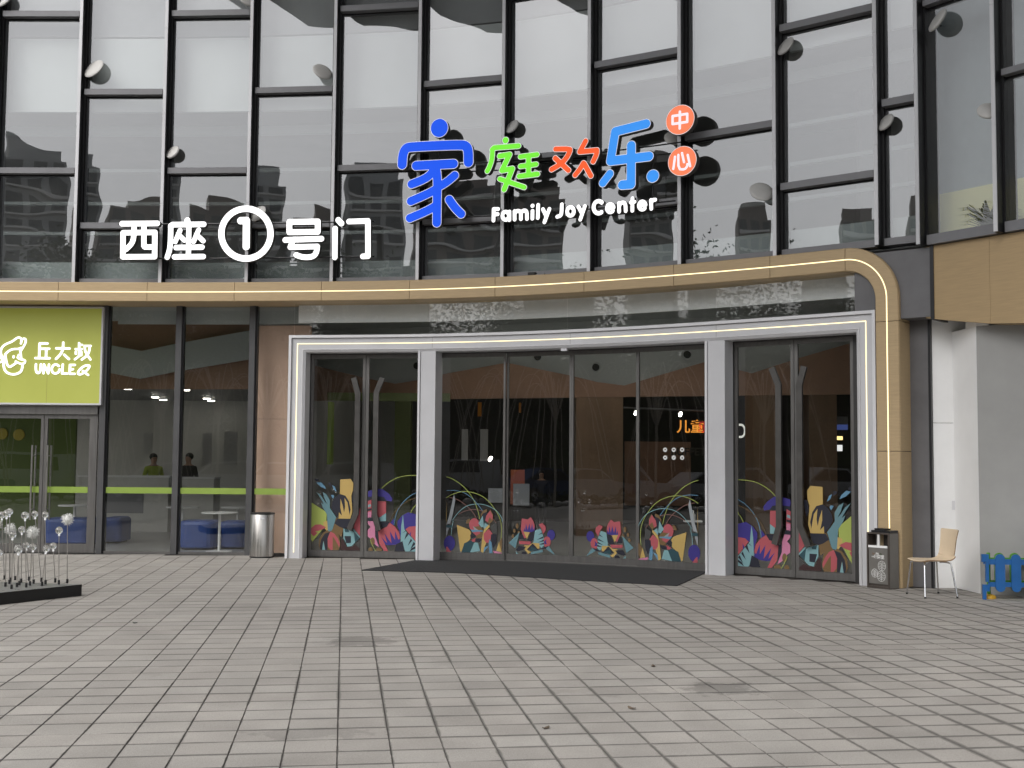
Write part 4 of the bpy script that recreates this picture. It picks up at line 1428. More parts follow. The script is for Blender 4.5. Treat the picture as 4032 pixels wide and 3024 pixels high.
shop_letters = [
 ('character_qiu', [([(1030, 235), (862, 235), (850, 550)], W1), ([(865, 350), (1068, 350)], W1), ([(1005, 360), (1000, 550)], W1), ([(770, 553), (1075, 558)], W1)]),
 ('character_da', [([(1225, 340), (1512, 345)], W1), (sm([(1375, 215), (1370, 340), (1330, 460), (1218, 570)]), W1), ([(1395, 480), (1498, 574)], W1)]),
 ('character_shu', [([(1720, 225), (1720, 510), (1630, 580)], 46), ([(1725, 265), (1785, 265)], 46), ([(1645, 357), (1775, 357)], 46), ([(1648, 415), (1648, 460)], 46), ([(1768, 415), (1768, 490)], 46),
                    ([(1840, 287), (1972, 287)], 46), (sm([(1842, 290), (1850, 400), (1900, 490), (1968, 585)]), 46), (sm([(1955, 290), (1940, 420), (1880, 510), (1780, 585)]), 46)]),
 ('letter_u', [(sm([(780, 688), (776, 800), (795, 868), (830, 882), (862, 865), (880, 810), (888, 688)]), 48)]), ('letter_n', [([(944, 885), (955, 690), (1048, 885), (1064, 692)], 46)]),
 ('letter_c', [(sm([(1278, 725), (1235, 690), (1160, 700), (1115, 790), (1145, 875), (1215, 892), (1275, 860), (1295, 800)]), 48)]), ('letter_l', [([(1365, 692), (1350, 887), (1455, 890)], 48)]),
 ('letter_e', [([(1628, 702), (1522, 702), (1515, 895), (1620, 897)], 48), ([(1520, 797), (1585, 797)], 48)]),
 ('letter_q', [('c', sm([(1940, 715), (1870, 708), (1780, 755), (1700, 840), (1695, 905), (1760, 912), (1860, 850), (1930, 775), (1948, 735)]), 44), ([(1800, 830), (1918, 922)], 44)])]
for nm, st in shop_letters:
    sign_letter(nm, lfr, G, GS, st, 0.0005, .012, M['sign_white'], M['sign_white'], ls, 0.004)

# ------------------------------------------------------------------ gate sign in white rounded characters
OSG = 0.27
gs = empty('gate_sign', PC(hit_s((967, 1060), OSG), OSG, 4.9), 'white lit gate sign reading west block gate one in rounded Chinese characters', 'sign')
A_ = (440, 780); B_ = (940, 780)
gate = [
 ('character_west', A_, (700, 920), [([(150, 372), (660, 367)], 80), ('c', [(165, 503), (626, 497), (622, 850), (160, 853)], 78), (sm([(325, 390), (322, 560), (295, 660), (205, 745)]), 76), (sm([(470, 390), (464, 690), (478, 710), (500, 712), (620, 708)], 1), 76)]),
 ('character_block', A_, (740, 920), [([(1097, 322), (1106, 375)], 84), ([(1335, 380), (880, 386), (857, 410)], 80), (sm([(857, 400), (855, 560), (845, 740), (805, 858)]), 76),
                          ([(992, 468), (922, 632)], 70), ([(985, 545), (1056, 612)], 70), ([(1262, 462), (1188, 630)], 70), ([(1250, 548), (1328, 622)], 70), ([(1120, 420), (1112, 850)], 74), ([(935, 718), (1310, 712)], 78), ([(910, 853), (1328, 849)], 78)]),
 ('ring', B_, (968, 920), [('c', [(1948 - 500 * 3.687 + 357 * math.cos(t * math.pi / 40), 516 + 362 * math.sin(t * math.pi / 40)) for t in range(80)], 92)]),
 ('numeral_one', A_, (968, 920), [([(1872, 328), (1955, 325), (1952, 705)], 104)]),
 ('character_number', B_, (1195, 920), [('c', [(735, 345), (1148, 340), (1146, 490), (735, 495)], 84), ([(676, 608), (1200, 590)], 82), ([(775, 640), (748, 712), (1135, 702)], 80), (sm([(1138, 702), (1130, 790), (1080, 850), (980, 862), (900, 850), (834, 825)]), 80)]),
 ('character_gate', B_, (1390, 920), [([(1445, 318), (1490, 368)], 84), ([(1399, 442), (1394, 860)], 78), ([(1600, 340), (1875, 332), (1876, 842), (1802, 846)], 80)])]
for nm, off, cpx, st in gate:
    s = hit_s(cpx, OSG)
    fr = Fr(PC(s, OSG), tang(s))
    mb = MB()
    sign_letter(nm, fr, off, SCA, st, -0.10, 0.10, M['sign_white'], M['sign_back'], gs, 0.009)
for y in (884, 1019):
    sa, sb_ = hit_s((468, y), .13), hit_s((1475, y), .13)
    mb = MB()
    fr_ = Fr(PC(sa, .1), tang(sa))
    zz = fr_.az((468, y), 0)[1]
    mb.tube([PC(sa + (sb_ - sa) * k / 12, .145, zz) for k in range(13)], .013, 8)
    mb.build('rail', M['black_metal'], gs)

# ------------------------------------------------------------------ coloured centre sign
fs = empty('centre_sign', PC(hit_s((2150, 900), OSG), OSG, 5.3), 'colourful family joy centre sign with big blue green orange characters', 'sign')
C_ = (1540, 440); CS_ = 3.3175
D_ = (1880, 500); DS_ = 4.424
E_ = (2300, 390); ES_ = 4.148
chars = [
 ('character_family', C_, CS_, (1710, 680), 's_blue', [('o', 630, 212, 112, 120), (sm([(145, 690), (152, 560), (190, 475), (260, 458), (900, 430), (985, 445), (1010, 520), (1010, 660)], 2), 108), ([(328, 705), (815, 680)], 104),
    (sm([(590, 760), (606, 900), (600, 1120), (597, 1450)]), 100), (sm([(575, 740), (500, 840), (390, 900), (268, 945)]), 98), (sm([(600, 1005), (480, 1072), (258, 1168)]), 98), (sm([(600, 1222), (450, 1305), (245, 1390)]), 98),
    (sm([(650, 965), (740, 910), (830, 832)]), 96), (sm([(760, 1148), (830, 1250), (915, 1335)]), 98)]),
 ('character_courtyard', D_, DS_, (2020, 640), 's_green', [('o', 490, 232, 52, 56), ([(715, 330), (290, 362), (258, 395)], 84), (sm([(262, 390), (255, 560), (215, 690), (172, 768)]), 80), ([(388, 508), (560, 480), (425, 758), (608, 727), (465, 1088)], 86),
    (sm([(390, 905), (520, 950), (815, 1050)]), 80), ([(748, 518), (1038, 480)], 80), ([(748, 686), (1022, 650)], 80), ([(728, 858), (1045, 820)], 84), ([(890, 500), (890, 840)], 84)]),
 ('character_joyous', D_, DS_, (2265, 620), 's_orange', [(sm([(1362, 385), (1610, 382), (1612, 430), (1540, 560), (1430, 660), (1292, 740)], 1), 84), ([(1356, 545), (1450, 630), (1585, 755)], 84), ([(1885, 245), (1782, 432), (2080, 405)], 84),
    (sm([(2080, 405), (2078, 470), (2016, 602)], 1), 84), (sm([(1845, 630), (1790, 730), (1702, 838)]), 84), ([(1860, 640), (1975, 850)], 84)]),
 ('character_music', E_, ES_, (2470, 590), 's_sky', [([(1012, 405), (508, 532), (432, 1012), (1060, 935)], 138), ([(770, 760), (766, 1392), (622, 1402)], 138), ([(420, 1222), (306, 1370)], 122), ('o', 1122, 1258, 98, 102)])]
frs = {}
for nm, off, sc, cpx, mk, st in chars:
    s = hit_s(cpx, OSG)
    fr = Fr(PC(s, OSG), tang(s))
    frs[nm] = fr
    kw = {'s_blue': 1.13, 's_green': 1.06, 's_orange': 1.06, 's_sky': 1.05}[mk]
    st = [x if x[0] == 'o' else (x[0], x[1] * kw) for x in st]
    sign_letter(nm, fr, off, sc, st, -0.11, 0.11, M[mk], M['sign_back'], fs, 0.008, 0.007, M['trim_white'])
for nm, (cx, cy), st in (('round_middle', (1568, 338), [('c', [(1443, 278), (1682, 240), (1682, 372), (1443, 408)], 38), ([(1562, 205), (1560, 480)], 38)]),
                         ('round_heart', (1602, 1012), [([(1483, 942), (1455, 1140)], 36), (sm([(1537, 912), (1538, 1145), (1640, 1150), (1682, 1100), (1685, 1062)], 1), 36), ([(1597, 882), (1630, 1030)], 36), ([(1690, 912), (1730, 1095)], 36)])):
    s = hit_s((E_[0] + cx / ES_, E_[1] + cy / ES_), OSG)
    fr = Fr(PC(s, OSG), tang(s))
    dsk = sign_letter(nm, fr, E_, ES_, [('o', cx, cy, 226, 236)], -0.11, 0.11, M['s_coral'], M['sign_back'], fs, 0.010, 0.007, M['trim_white'])
    sign_letter('white_character', fr, E_, ES_, st, 0.0062, 0.008, M['s_pink'], M['s_pink'], dsk, 0.005)
F_ = (1910, 740); FS_ = 3.16
W2 = 47
ell = lambda cx, cy, rx, ry, a0=0, a1=360, n=24, sk=0.0: [(cx + rx * math.cos(math.radians(a0 + (a1 - a0) * k / n)), cy + ry * math.sin(math.radians(a0 + (a1 - a0) * k / n)) + sk * rx * math.cos(math.radians(a0 + (a1 - a0) * k / n))) for k in range(n + 1)]
ee = lambda cx, cy: [(cx - 42, cy + 5), (cx + 42, cy - 4)] + ell(cx, cy + 2, 44, 52, -10, -320, 20)
eng = [('letter_f', [([(104, 405), (108, 263), (162, 263)], W2), ([(108, 330), (156, 326)], W2)]), ('letter_a', [('c', ell(256, 346, 40, 50)[:-1], W2), ([(302, 296), (302, 398)], W2)]),
 ('letter_m', [([(368, 392), (366, 290)], W2), (sm([(368, 320), (390, 288), (425, 284), (446, 310), (446, 386)]), W2), (sm([(446, 312), (470, 282), (505, 280), (520, 306), (521, 384)]), W2)]),
 ('letter_i', [([(590, 287), (588, 380)], W2), ('o', 590, 222, 25, 25)]), ('letter_l', [([(660, 212), (656, 372)], W2)]), ('letter_y', [([(720, 265), (762, 352)], W2), ([(800, 262), (738, 425)], W2)]),
 ('letter_j', [(sm([(955, 205), (952, 310), (940, 345), (898, 358)]), W2)]), ('letter_o', [('c', ell(1063, 292, 42, 53)[:-1], W2)]), ('letter_y', [([(1162, 232), (1206, 318)], W2), ([(1242, 226), (1184, 393)], W2)]),
 ('letter_c', [(ell(1412, 240, 62, 76, -50, -305), W2 + 3)]), ('letter_e', [(ee(1558, 250), 42)]), ('letter_n', [([(1668, 295), (1666, 188)], W2), (sm([(1668, 225), (1690, 185), (1728, 180), (1748, 210), (1750, 286)]), W2)]),
 ('letter_t', [([(1834, 130), (1832, 282)], W2), ([(1812, 180), (1862, 172)], W2 - 6)]), ('letter_e', [(ee(1956, 217), 42)]), ('letter_r', [([(2068, 258), (2064, 152)], W2), (sm([(2068, 185), (2085, 150), (2116, 147)], 1), W2)])]
for nm, st in eng:
    pts = st[0][1] if st[0][0] == 'c' else st[0][0]
    cpx = (F_[0] + pts[0][0] / FS_, F_[1] + 250 / FS_)
    s = hit_s(cpx, OSG)
    fr = Fr(PC(s, OSG), tang(s))
    sign_letter(nm, fr, F_, FS_, st, -0.08, 0.08, M['sign_white'], M['sign_back'], fs, 0.005)
def sign_rail(uv0, uv1, o=.135):
    sa, sb_ = hit_s(uv0, o), hit_s(uv1, o)
    z0 = Fr(PC(sa, o), tang(sa)).az(uv0)[1]; z1 = Fr(PC(sb_, o), tang(sb_)).az(uv1)[1]
    mb = MB()
    mb.tube([PC(sa + (sb_ - sa) * k / 12, o, z0 + (z1 - z0) * k / 12) for k in range(13)], .012, 8)
    mb.build('rail', M['black_metal'], fs)
sign_rail((1580, 655), (2680, 560)); sign_rail((1600, 862), (2660, 790))
for u, v0, v1 in ((1733, 500, 860), (2570, 640, 780)):
    s = hit_s((u, v0), .12); f = Fr(PC(s, .12), tang(s))
    mb = MB(); mb.tube([f.P(0, f.az((u, v0))[1]), f.P(0, f.az((u, v1))[1])], .010, 8)
    mb.build('upright', M['black_metal'], fs)

# ------------------------------------------------------------------ pebble lamps clipped to the glass fins
peb = [((370, 271), .40, 'L', 'pale pebble lamp left of centre on the second fin from the left, high up', 1), ((1270, 283), .36, 'R', 'pale pebble lamp clipped left of the fin above the gate sign', 1),
       ((680, 600), .27, 'L', 'small pale pebble lamp above the second gate sign character', 1), ((1015, 842), .34, 'L', 'pale pebble lamp half hidden behind the ring of the gate sign', 1),
       ((2017, 499), .27, 'L', 'small grey pebble lamp just above the green sign character', 1), ((2648, 545), .27, 'R', 'pebble lamp peeping out between the two orange round signs', 1),
       ((2999, 755), .36, 'R', 'pale pebble lamp low on the glass right of the orange round signs', 1), ((3093, 182), .31, 'L', 'grey pebble lamp under the high transom of the wide glass bay', 1),
       ((3488, 482), .27, 'L', 'small grey pebble lamp in the narrow bay beside the inner corner', 1), ((3692, 80), .34, 'L', 'grey pebble lamp at the top of the side wall fin', 2),
       ((3890, 437), .27, 'R', 'pale pebble lamp on the side wall above the yellow parapet', 2), ((14, 0), .34, 'L', 'pebble lamp cut by the top edge at far left', 1), ((974, 0), .30, 'R', 'pebble lamp at the top edge above the gate sign numeral', 1)]
def pebble_lamp(uv, size, side, label, wall):
    if wall == 1:
        s = hit_s(uv, -.03); fr = Fr(PC(s, -.03), tang(s))
    else:
        fr = Fr(RW.P(0, 0, .13), TRW)
    a, z = fr.az(uv)
    c = fr.P(a, z)
    sx = -1 if side == 'L' else 1
    ax = (fr.T * ((.40 if sx < 0 else .52) * sx) + UPZ * 0.50 + fr.N * (.80 if sx < 0 else .62)).normalized()
    root = empty('pebble_lamp', c, label, 'lamp', 'pebble lamps on the glass wall')
    mb = MB()
    r = size / 2
    prof = [(r * .05, -.034), (r * .55, -.034), (r * .86, -.026), (r * .98, -.008), (r, .004), (r * .93, .020), (r * .7, .030), (r * .05, .034)]
    mb.lathe(c, prof, 28, 0, ax)
    mb.build('lamp_body', M['pebble'], root, smooth=40)
    mb = MB()
    mb.lathe(c, [(r * .5, -.040), (r * .54, -.033)], 24, 0, ax)
    mb.build('underside', M['under'], root)
    mb = MB()
    mb.tube([c - ax * .03, c - fr.N * .07 - UPZ * .03 + fr.T * (.03 * sx), c - fr.N * .14 - UPZ * .03 + fr.T * (.05 * sx)], .012, 8)
    mb.build('bracket', M['black_metal'], root)
for p in peb: pebble_lamp(*p)

# small floodlight left lying on the fascia top
s = hit_s((2100, 1098), .0)
c = PC(s, .02, 4.66)
fl = empty('floodlight', c, 'small black floodlight lying on top of the gold fascia', 'floodlight')
f = Fr(PC(s, .02), tang(s))
mb = MB(); f.box(mb, -.07, .05, -.05, .05, 4.645, 4.70); mb.build('housing', M['black'], fl)
mb = MB(); f.box(mb, .08, .20, -.04, .03, 4.645, 4.675); mb.tube([f.P(.05, 4.66), f.P(.1, 4.66)], .012); mb.build('bracket', M['mullion_grey'], fl)

# ------------------------------------------------------------------ right-hand corner: dark box panel, column panel, white column, white block
s0, s1 = hit_s((3365, 1150), .03), hit_s((3664, 1150), .03)
cf, cL = frame_chord(s0, s1, .03)
mb = MB()
cf.box(mb, -cL / 2, cL / 2, -.5, 0, 3.60, 4.525)
tag(mb.build('corner_panel', M['panel_dark'], loc=cf.P(0, 3.6)), 'dark grey box panel in the inner corner beside the gold arc', 'panel')
mb = MB()
cf.box(mb, cL / 2 + .002, cL / 2 + .05, -.7, .02, 3.56, 4.56)
tag(mb.build('corner_trim', M['black_metal'], loc=cf.P(cL / 2, 3.56)), 'black edge trim right of the dark grey corner box panel', 'trim')
s0, s1 = hit_s((3566, 2310), -.28), hit_s((3668, 2309), -.28)
cf, cL = frame_chord(s0 - .3, s1, -.28)
mb = MB()
cf.box(mb, -cL / 2, cL / 2, -.3, 0, 0, 3.62)
tag(mb.build('column_panel', M['panel_dark'], loc=cf.P(0, 0)), 'tall dark grey column panel behind the plywood chair', 'column')
mb = MB()
cf.box(mb, cL / 2 + .002, cL / 2 + .035, -.3, .012, 0, 3.62)
tag(mb.build('column_trim', M['black_metal'], loc=cf.P(cL / 2, 0)), 'black edge strip on the right side of the dark column panel', 'trim')
e = cf.P(cL / 2 + .036, 0, -.05)
wc = empty('white_column', e, 'white column with a horizontal joint behind the plywood chair', 'column')
mb = MB(); mb.abox(e.x, 6.2, e.y, e.y + .6, 0, 2.20); mb.build('lower_panel', M['white_paint'], wc)
mb = MB(); mb.abox(e.x, 6.2, e.y, e.y + .6, 2.206, 4.4); mb.build('upper_panel', M['white_paint'], wc)
mb = MB(); mb.abox(e.x + .235, e.x + .29, e.y - .012, e.y - .001, 1.04, 1.16); mb.build('switch_plate', M['silver_rim'], wc)
B0, B1, B2 = gnd((3763, 2315)), gnd((3861.6, 2338)), gnd((4032, 2350))
dirf = (B2 - B1); dirf.z = 0; dirf.normalize()
wb = empty('white_block', B1, 'white block wall with a notched top standing beside the plastic fence', 'wall')
far = B1 + dirf * 2.6
mb = MB()
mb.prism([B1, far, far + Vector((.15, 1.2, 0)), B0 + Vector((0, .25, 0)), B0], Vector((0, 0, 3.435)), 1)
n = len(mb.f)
# faces: 0 bottom 1 top then sides in order; left return stays white, shade is put into the front's grey
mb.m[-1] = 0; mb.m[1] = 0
mb.build('wall_body', [M['white_paint'], M['grey_and_shade']], wb)
t0 = B1 + (B0 - B1) * 0.42
t1 = B1 + dirf * .155
mb = MB()
mb.prism([Vector((p.x, p.y, 3.437)) for p in (B1, t1, t1 + Vector((.02, .14, 0)), t0)], Vector((0, 0, .10)), 0)
mb.build('raised_tab', M['white_paint'], wb)

# ------------------------------------------------------------------ plywood chair
FL, FRt, RL, RR = gnd((3571, 2339)), gnd((3643, 2357)), gnd((3695, 2337)), gnd((3770, 2355))
cc = (FL + FRt + RL + RR) / 4
fdir = ((FL + FRt) / 2 - (RL + RR) / 2); fdir.z = 0; fdir.normalize()
sdir_ = Vector((-fdir.y, fdir.x, 0))          # to the chair's left when facing forward
if (FL - FRt).dot(sdir_) < 0: sdir_ = -sdir_
ch = empty('chair', cc, 'birch plywood chair on chrome legs beside the litter bin', 'chair')
prof = [(.215, .435), (.20, .447), (.12, .450), (0, .444), (-.10, .442), (-.165, .450), (-.205, .480), (-.228, .53), (-.240, .60), (-.252, .70), (-.268, .80), (-.275, .835)]
prof = [tuple(p) for p in smooth_line(prof, 1)]
def half(i):
    f_, z_ = prof[i]
    if z_ < .50: return .195 + .015 * math.sin(max(0, f_ + .2) * 6)
    t = (z_ - .50) / .335
    return .175 - .025 * math.sin(t * 2.2) + .045 * t
mb = MB()
NW = 8
grid = []
for i, (f_, z_) in enumerate(prof):
    hw = half(i)
    if i == len(prof) - 1: hw -= .03
    if i == 0: hw -= .025
    row = []
    for j in range(NW + 1):
        u = -1 + 2 * j / NW
        cup = (.014 * u * u if z_ < .5 else 0)
        fb = (.020 * u * u if z_ >= .5 else 0)
        row.append(cc + fdir * (f_ + fb) + sdir_ * (hw * u) + UPZ * (z_ + cup))
    grid.append(row)
th = .012
def nrm_at(i):
    a, b = prof[max(0, i - 1)], prof[min(len(prof) - 1, i + 1)]
    d = Vector((b[0] - a[0], b[1] - a[1])).normalized()
    n_ = (-d.y, d.x)                  # under side / rear side direction in (f,z)
    return fdir * n_[0] + UPZ * n_[1]
back = [[p + nrm_at(i) * th for p in row] for i, row in enumerate(grid)]
for i in range(len(grid) - 1):
    for j in range(NW):
        mb.face([grid[i][j], grid[i][j + 1], grid[i + 1][j + 1], grid[i + 1][j]], 0)
        mb.face([back[i][j], back[i + 1][j], back[i + 1][j + 1], back[i][j + 1]], 0)
    mb.face([grid[i][0], grid[i + 1][0], back[i + 1][0], back[i][0]], 1)
    mb.face([grid[i][NW], back[i][NW], back[i + 1][NW], grid[i + 1][NW]], 1)
for j in range(NW):
    mb.face([grid[0][j], back[0][j], back[0][j + 1], grid[0][j + 1]], 1)
    mb.face([grid[-1][j], grid[-1][j + 1], back[-1][j + 1], back[-1][j]], 1)
mb.build('seat_shell', [M['ply'], M['ply_edge']], ch, smooth=40)
for (p, fo, so) in ((FL, .17, .13), (FRt, .17, -.13), (RL, -.13, .13), (RR, -.13, -.13)):
    top = cc + fdir * fo + sdir_ * so + UPZ * .428
    kx = cc + fdir * (fo + (.02 if fo > 0 else -.04)) + sdir_ * (so * 1.25) + UPZ * .415
    inn = cc + fdir * fo * .5 + sdir_ * so * .6 + UPZ * .428
    mb = MB()
    mb.tube([inn, top, kx, kx + (p - kx) * .12, p + UPZ * .012], .010, 10)
    lg = mb.build('leg', M['chrome'], ch, smooth=60)
    mb = MB(); mb.tube([p + UPZ * .001, p + UPZ * .02], .013, 10); mb.build('foot_cap', M['black'], lg)

# ------------------------------------------------------------------ litter bin with doors
b0, b1, b2 = gnd((3414, 2313)), gnd((3503, 2322)), gnd((3567, 2311))
T_ = (b1 - b0); T_.z = 0
BWd = T_.length
bf = Fr((b0 + b1) / 2, T_)
bd = .215
lbn = empty('litter_bin', bf.P(0, 0, -bd / 2), 'grey litter bin with a slot opening and tree outline print beside the gold fascia leg', 'litter bin')
h = BWd / 2
HB = .735
mb = MB()
bf.box(mb, -h, -h + .022, -bd, 0, .0, HB); bf.box(mb, h - .022, h, -bd, 0, .0, HB)
bf.box(mb, -h + .022, h - .022, -bd, 0, 0, .03); bf.box(mb, -h + .022, h - .022, -bd, 0, HB - .02, HB)
bf.box(mb, -h + .022, h - .022, -bd, -bd + .02, .03, HB - .02)
bf.box(mb, -h + .022, h - .022, -.05, -.02, .03, .06)
mb.build('casing', M['bin_brown'], lbn)
mb = MB()
bf.box(mb, h + .0005, h + .004, -bd + .01, -.012, .012, HB - .01)
mb.build('side_panel', M['bin_grey'], lbn)
mb = MB()
bf.box(mb, -h + .03, h - .03, -.03, -.006, .06, .535)
dr = mb.build('door', M['bin_grey'], lbn)
mb = MB(); bf.box(mb, -h + .028, h - .028, -.028, .004, .536, .565); mb.build('white_lip', M['white_paint'], dr)
mb = MB(); bf.box(mb, -.014, .016, -.03, -.012, .566, HB - .022); mb.build('divider', M['print_white'], lbn)
mb = MB(); bf.box(mb, -h + .06, h - .0, -bd + .01, -.02, HB, HB + .03); bf.box(mb, -h + .09, h - .10, -bd + .03, -.05, HB + .0302, HB + .055); mb.build('ash_tray', M['black_metal'], lbn)
def tree_print(cx, cz, r, seed):
    mb = MB()
    def ln(pts, wd=.0022):
        for (a0, z0), (a1, z1) in zip(pts[:-1], pts[1:]):
            dx, dz = a1 - a0, z1 - z0; q = math.hypot(dx, dz) + 1e-9
            nx, nz = -dz / q * wd, dx / q * wd
            mb.face([bf.P(a0 + nx, z0 + nz, -.0052), bf.P(a0 - nx, z0 - nz, -.0052), bf.P(a1 - nx, z1 - nz, -.0052), bf.P(a1 + nx, z1 + nz, -.0052)])
    ln([(cx + r * math.cos(t * math.pi / 12), cz + r * 1.1 * math.sin(t * math.pi / 12)) for t in range(25)])
    ln([(cx, cz - r * 1.05), (cx + .002, cz + r * .7)])
    for k in range(5):
        zz = cz - r * .8 + k * r * .35
        for sg in (-1, 1):
            ln([(cx, zz), (cx + sg * r * .35, zz + r * .28), (cx + sg * r * math.sqrt(max(.05, 1 - ((zz + r * .33 - cz) / r) ** 2)) * .95, zz + r * .33)])
    return mb
for k, (cx, cz, r) in enumerate(((.055, .30, .058), (-.055, .20, .050), (.045, .165, .062))):
    tree_print(min(cx, h - .032 - r), cz, r, k).build('tree_print', M['print_white'], dr)

def text(name, body, fr, a, z, d, size, m, parent=None, off=0.0, ext=0.0008, xs=1.0):
    cu = bpy.data.curves.new(name, 'FONT')
    cu.body = body
    cu.size = size
    cu.align_x = 'CENTER'
    cu.align_y = 'CENTER'
    cu.offset = off
    cu.extrude = ext
    cu.materials.append(m)
    o = bpy.data.objects.new(name, cu)
    COL.objects.link(o)
    p = fr.P(a, z, d)
    if parent is not None:
        o.parent = parent
        p = p - WL[parent.name]
    o.matrix_local = Matrix(((fr.T.x * xs, 0, fr.N.x, p.x), (fr.T.y * xs, 0, fr.N.y, p.y), (fr.T.z, 1, fr.N.z, p.z), (0, 0, 0, 1)))
    WL[o.name] = Vector((0, 0, 0))
    return o
text('lettering', '公園里', bf, .012, .412, -.0050, .056, M['print_white'], dr, .0012)
text('lettering', '首創', bf, -.082, .414, -.0050, .020, M['print_white'], dr)
text('lettering', 'Su', bf, -.072, .455, -.0050, .034, M['print_brown'], dr, .001)
text('lettering', 'PA', bf, -.012, .455, -.0050, .040, M['print_white'], dr, .001)
text('lettering', 'rk', bf, .040, .455, -.0050, .034, M['hedge'], dr, .001)

# ------------------------------------------------------------------ plastic play fence
ff = Fr(gnd((3868, 2360)), Vector((1, -.10, 0)))
pf = empty('plastic_fence', ff.P(0, 0), 'blue plastic play fence panel with rounded slats in front of the white block', 'fence')
def slat_poly(x, w_, z0, z1):
    r = w_ / 2
    p = [(x + r * math.cos(t * math.pi / 10), z1 - r + r * math.sin(t * math.pi / 10)) for t in range(11)]
    p += [(x - r * math.cos(t * math.pi / 10), z0 + r - r * math.sin(t * math.pi / 10)) for t in range(11)]
    return p
sl_p = None
for k in range(6):
    mb = MB()
    x = .215 + k * .188
    mb.prism([ff.P(a, z, -.012) for a, z in slat_poly(x, .112, .095, .552)], ff.N * .03)
    mb.build('slat', M['p_blue'], pf)
mb = MB()
for z0, z1 in ((.425, .492), (.155, .212)): ff.box(mb, .075, 1.35, -.02, .006, z0, z1)
mb.build('rail', M['p_blue'], pf)
mb = MB()
ff.box(mb, .045, .080, -.03, .02, .215, .50); ff.box(mb, .0, .045, -.03, .02, .455, .55); ff.box(mb, .045, .080, -.03, .02, .50, .55); ff.box(mb, .02, .04, -.02, .01, .43, .455)
ff.box(mb, .005, .045, -.03, .02, .0, .18); ff.box(mb, .045, .085, -.03, .02, .10, .18)
mb.build('connector', M['p_blue'], pf)
po = ff.P(.115, 0, -.13)
pp = empty('fence_post', po, 'green plastic fence post on a round yellow foot', 'post')
mb = MB(); mb.tube([po + UPZ * .05, po + UPZ * .56], .023, 14); mb.build('tube', M['p_green'], pp, smooth=50)
mb = MB(); mb.lathe(po, [(.085, .0), (.085, .022), (.07, .04), (.03, .055)], 24); mb.build('foot', M['p_yellow'], pp, smooth=40)
gf = Fr(ff.P(.12, 0, -.25), Vector((1, -.04, 0)))
pg = empty('plastic_fence', gf.P(0, 0), 'green plastic play fence panel seen behind the blue one', 'fence')
for k in range(6):
    mb = MB()
    mb.prism([gf.P(a, z, -.012) for a, z in slat_poly(.16 + k * .188, .112, .095, .552)], gf.N * .03)
    mb.build('slat', M['p_green'], pg)
mb = MB()
for z0, z1 in ((.425, .492), (.155, .212)): gf.box(mb, .03, 1.3, -.02, .006, z0, z1)
mb.build('rail', M['p_green'], pg)

# ------------------------------------------------------------------ steel bin
c = gnd((1025, 2196))
c.y += .10
lb = empty('steel_bin', c, 'round brushed steel waste bin standing beside the silver portal', 'waste bin')
mb = MB(); mb.lathe(c, [(.195, .02), (.203, .025), (.203, .715), (.200, .72)], 40); mb.build('barrel', M['steel'], lb, smooth=40)
mb = MB(); mb.lathe(c, [(.200, .721), (.207, .723), (.207, .742), (.195, .748), (.15, .748), (.145, .70)], 40); mb.build('rim', M['black_metal'], lb, smooth=40)
mb = MB(); mb.lathe(c, [(.190, .0), (.198, .0), (.198, .02)], 32); mb.build('base_ring', M['black'], lb)
q = c + Vector((.035, -.2035, .66))
mb = MB(); mb.abox(q.x - .035, q.x + .035, q.y - .002, q.y + .02, q.z - .012, q.z + .012); mb.build('badge', M['silver_rim'], lb)

# ------------------------------------------------------------------ light sculpture
cr = gnd((321, 2346)); HS = .135
a1_, b1_ = Vector((-.97, .24, 0)), Vector((-.51, -.86, 0))
sc_ = empty('light_sculpture', cr + a1_ * 1.2 + b1_ * .6, 'black plinth with clear globes and white fluffy balls on thin stalks', 'sculpture')
quad = [cr, cr + a1_ * 2.6, cr + a1_ * 2.6 + b1_ * 1.3, cr + b1_ * 1.3]
mb = MB(); mb.prism(quad, Vector((0, 0, HS)))
M['plinth_top'] = mat('plinth_top', (0.22, 0.22, 0.22), .3, var=.1)
mb.m[1] = 1
mb.build('plinth', [M['black'], M['plinth_top']], sc_)
stalks = [((878, 1315), (882, 482), 1), ((768, 1330), (772, 625), 0), ((721, 1305), (693, 830), 0), ((593, 1330), (590, 422), 0), ((548, 1350), (603, 865), 0), ((541, 1298), (455, 412), 0), ((438, 1320), (430, 840), 0),
          ((391, 1345), (427, 650), 1), ((379, 1283), (340, 820), 0), ((343, 1370), (327, 430), 0), ((276, 1308), (286, 615), 0), ((253, 1340), (234, 862), 0), ((220, 1365), (245, 880), 0), ((197, 1275), (160, 665), 0),
          ((131, 1295), (135, 610), 1), ((122, 1325), (125, 382), 0), ((70, 1360), (88, 405), 0), ((58, 1265), (22, 425), 0), ((151, 1390), (165, 680), 0), ((-40, 1300), (-10, 915), 0), ((-90, 1330), (-60, 560), 1), ((-130, 1310), (-120, 470), 0)]
rs = random.Random(5)
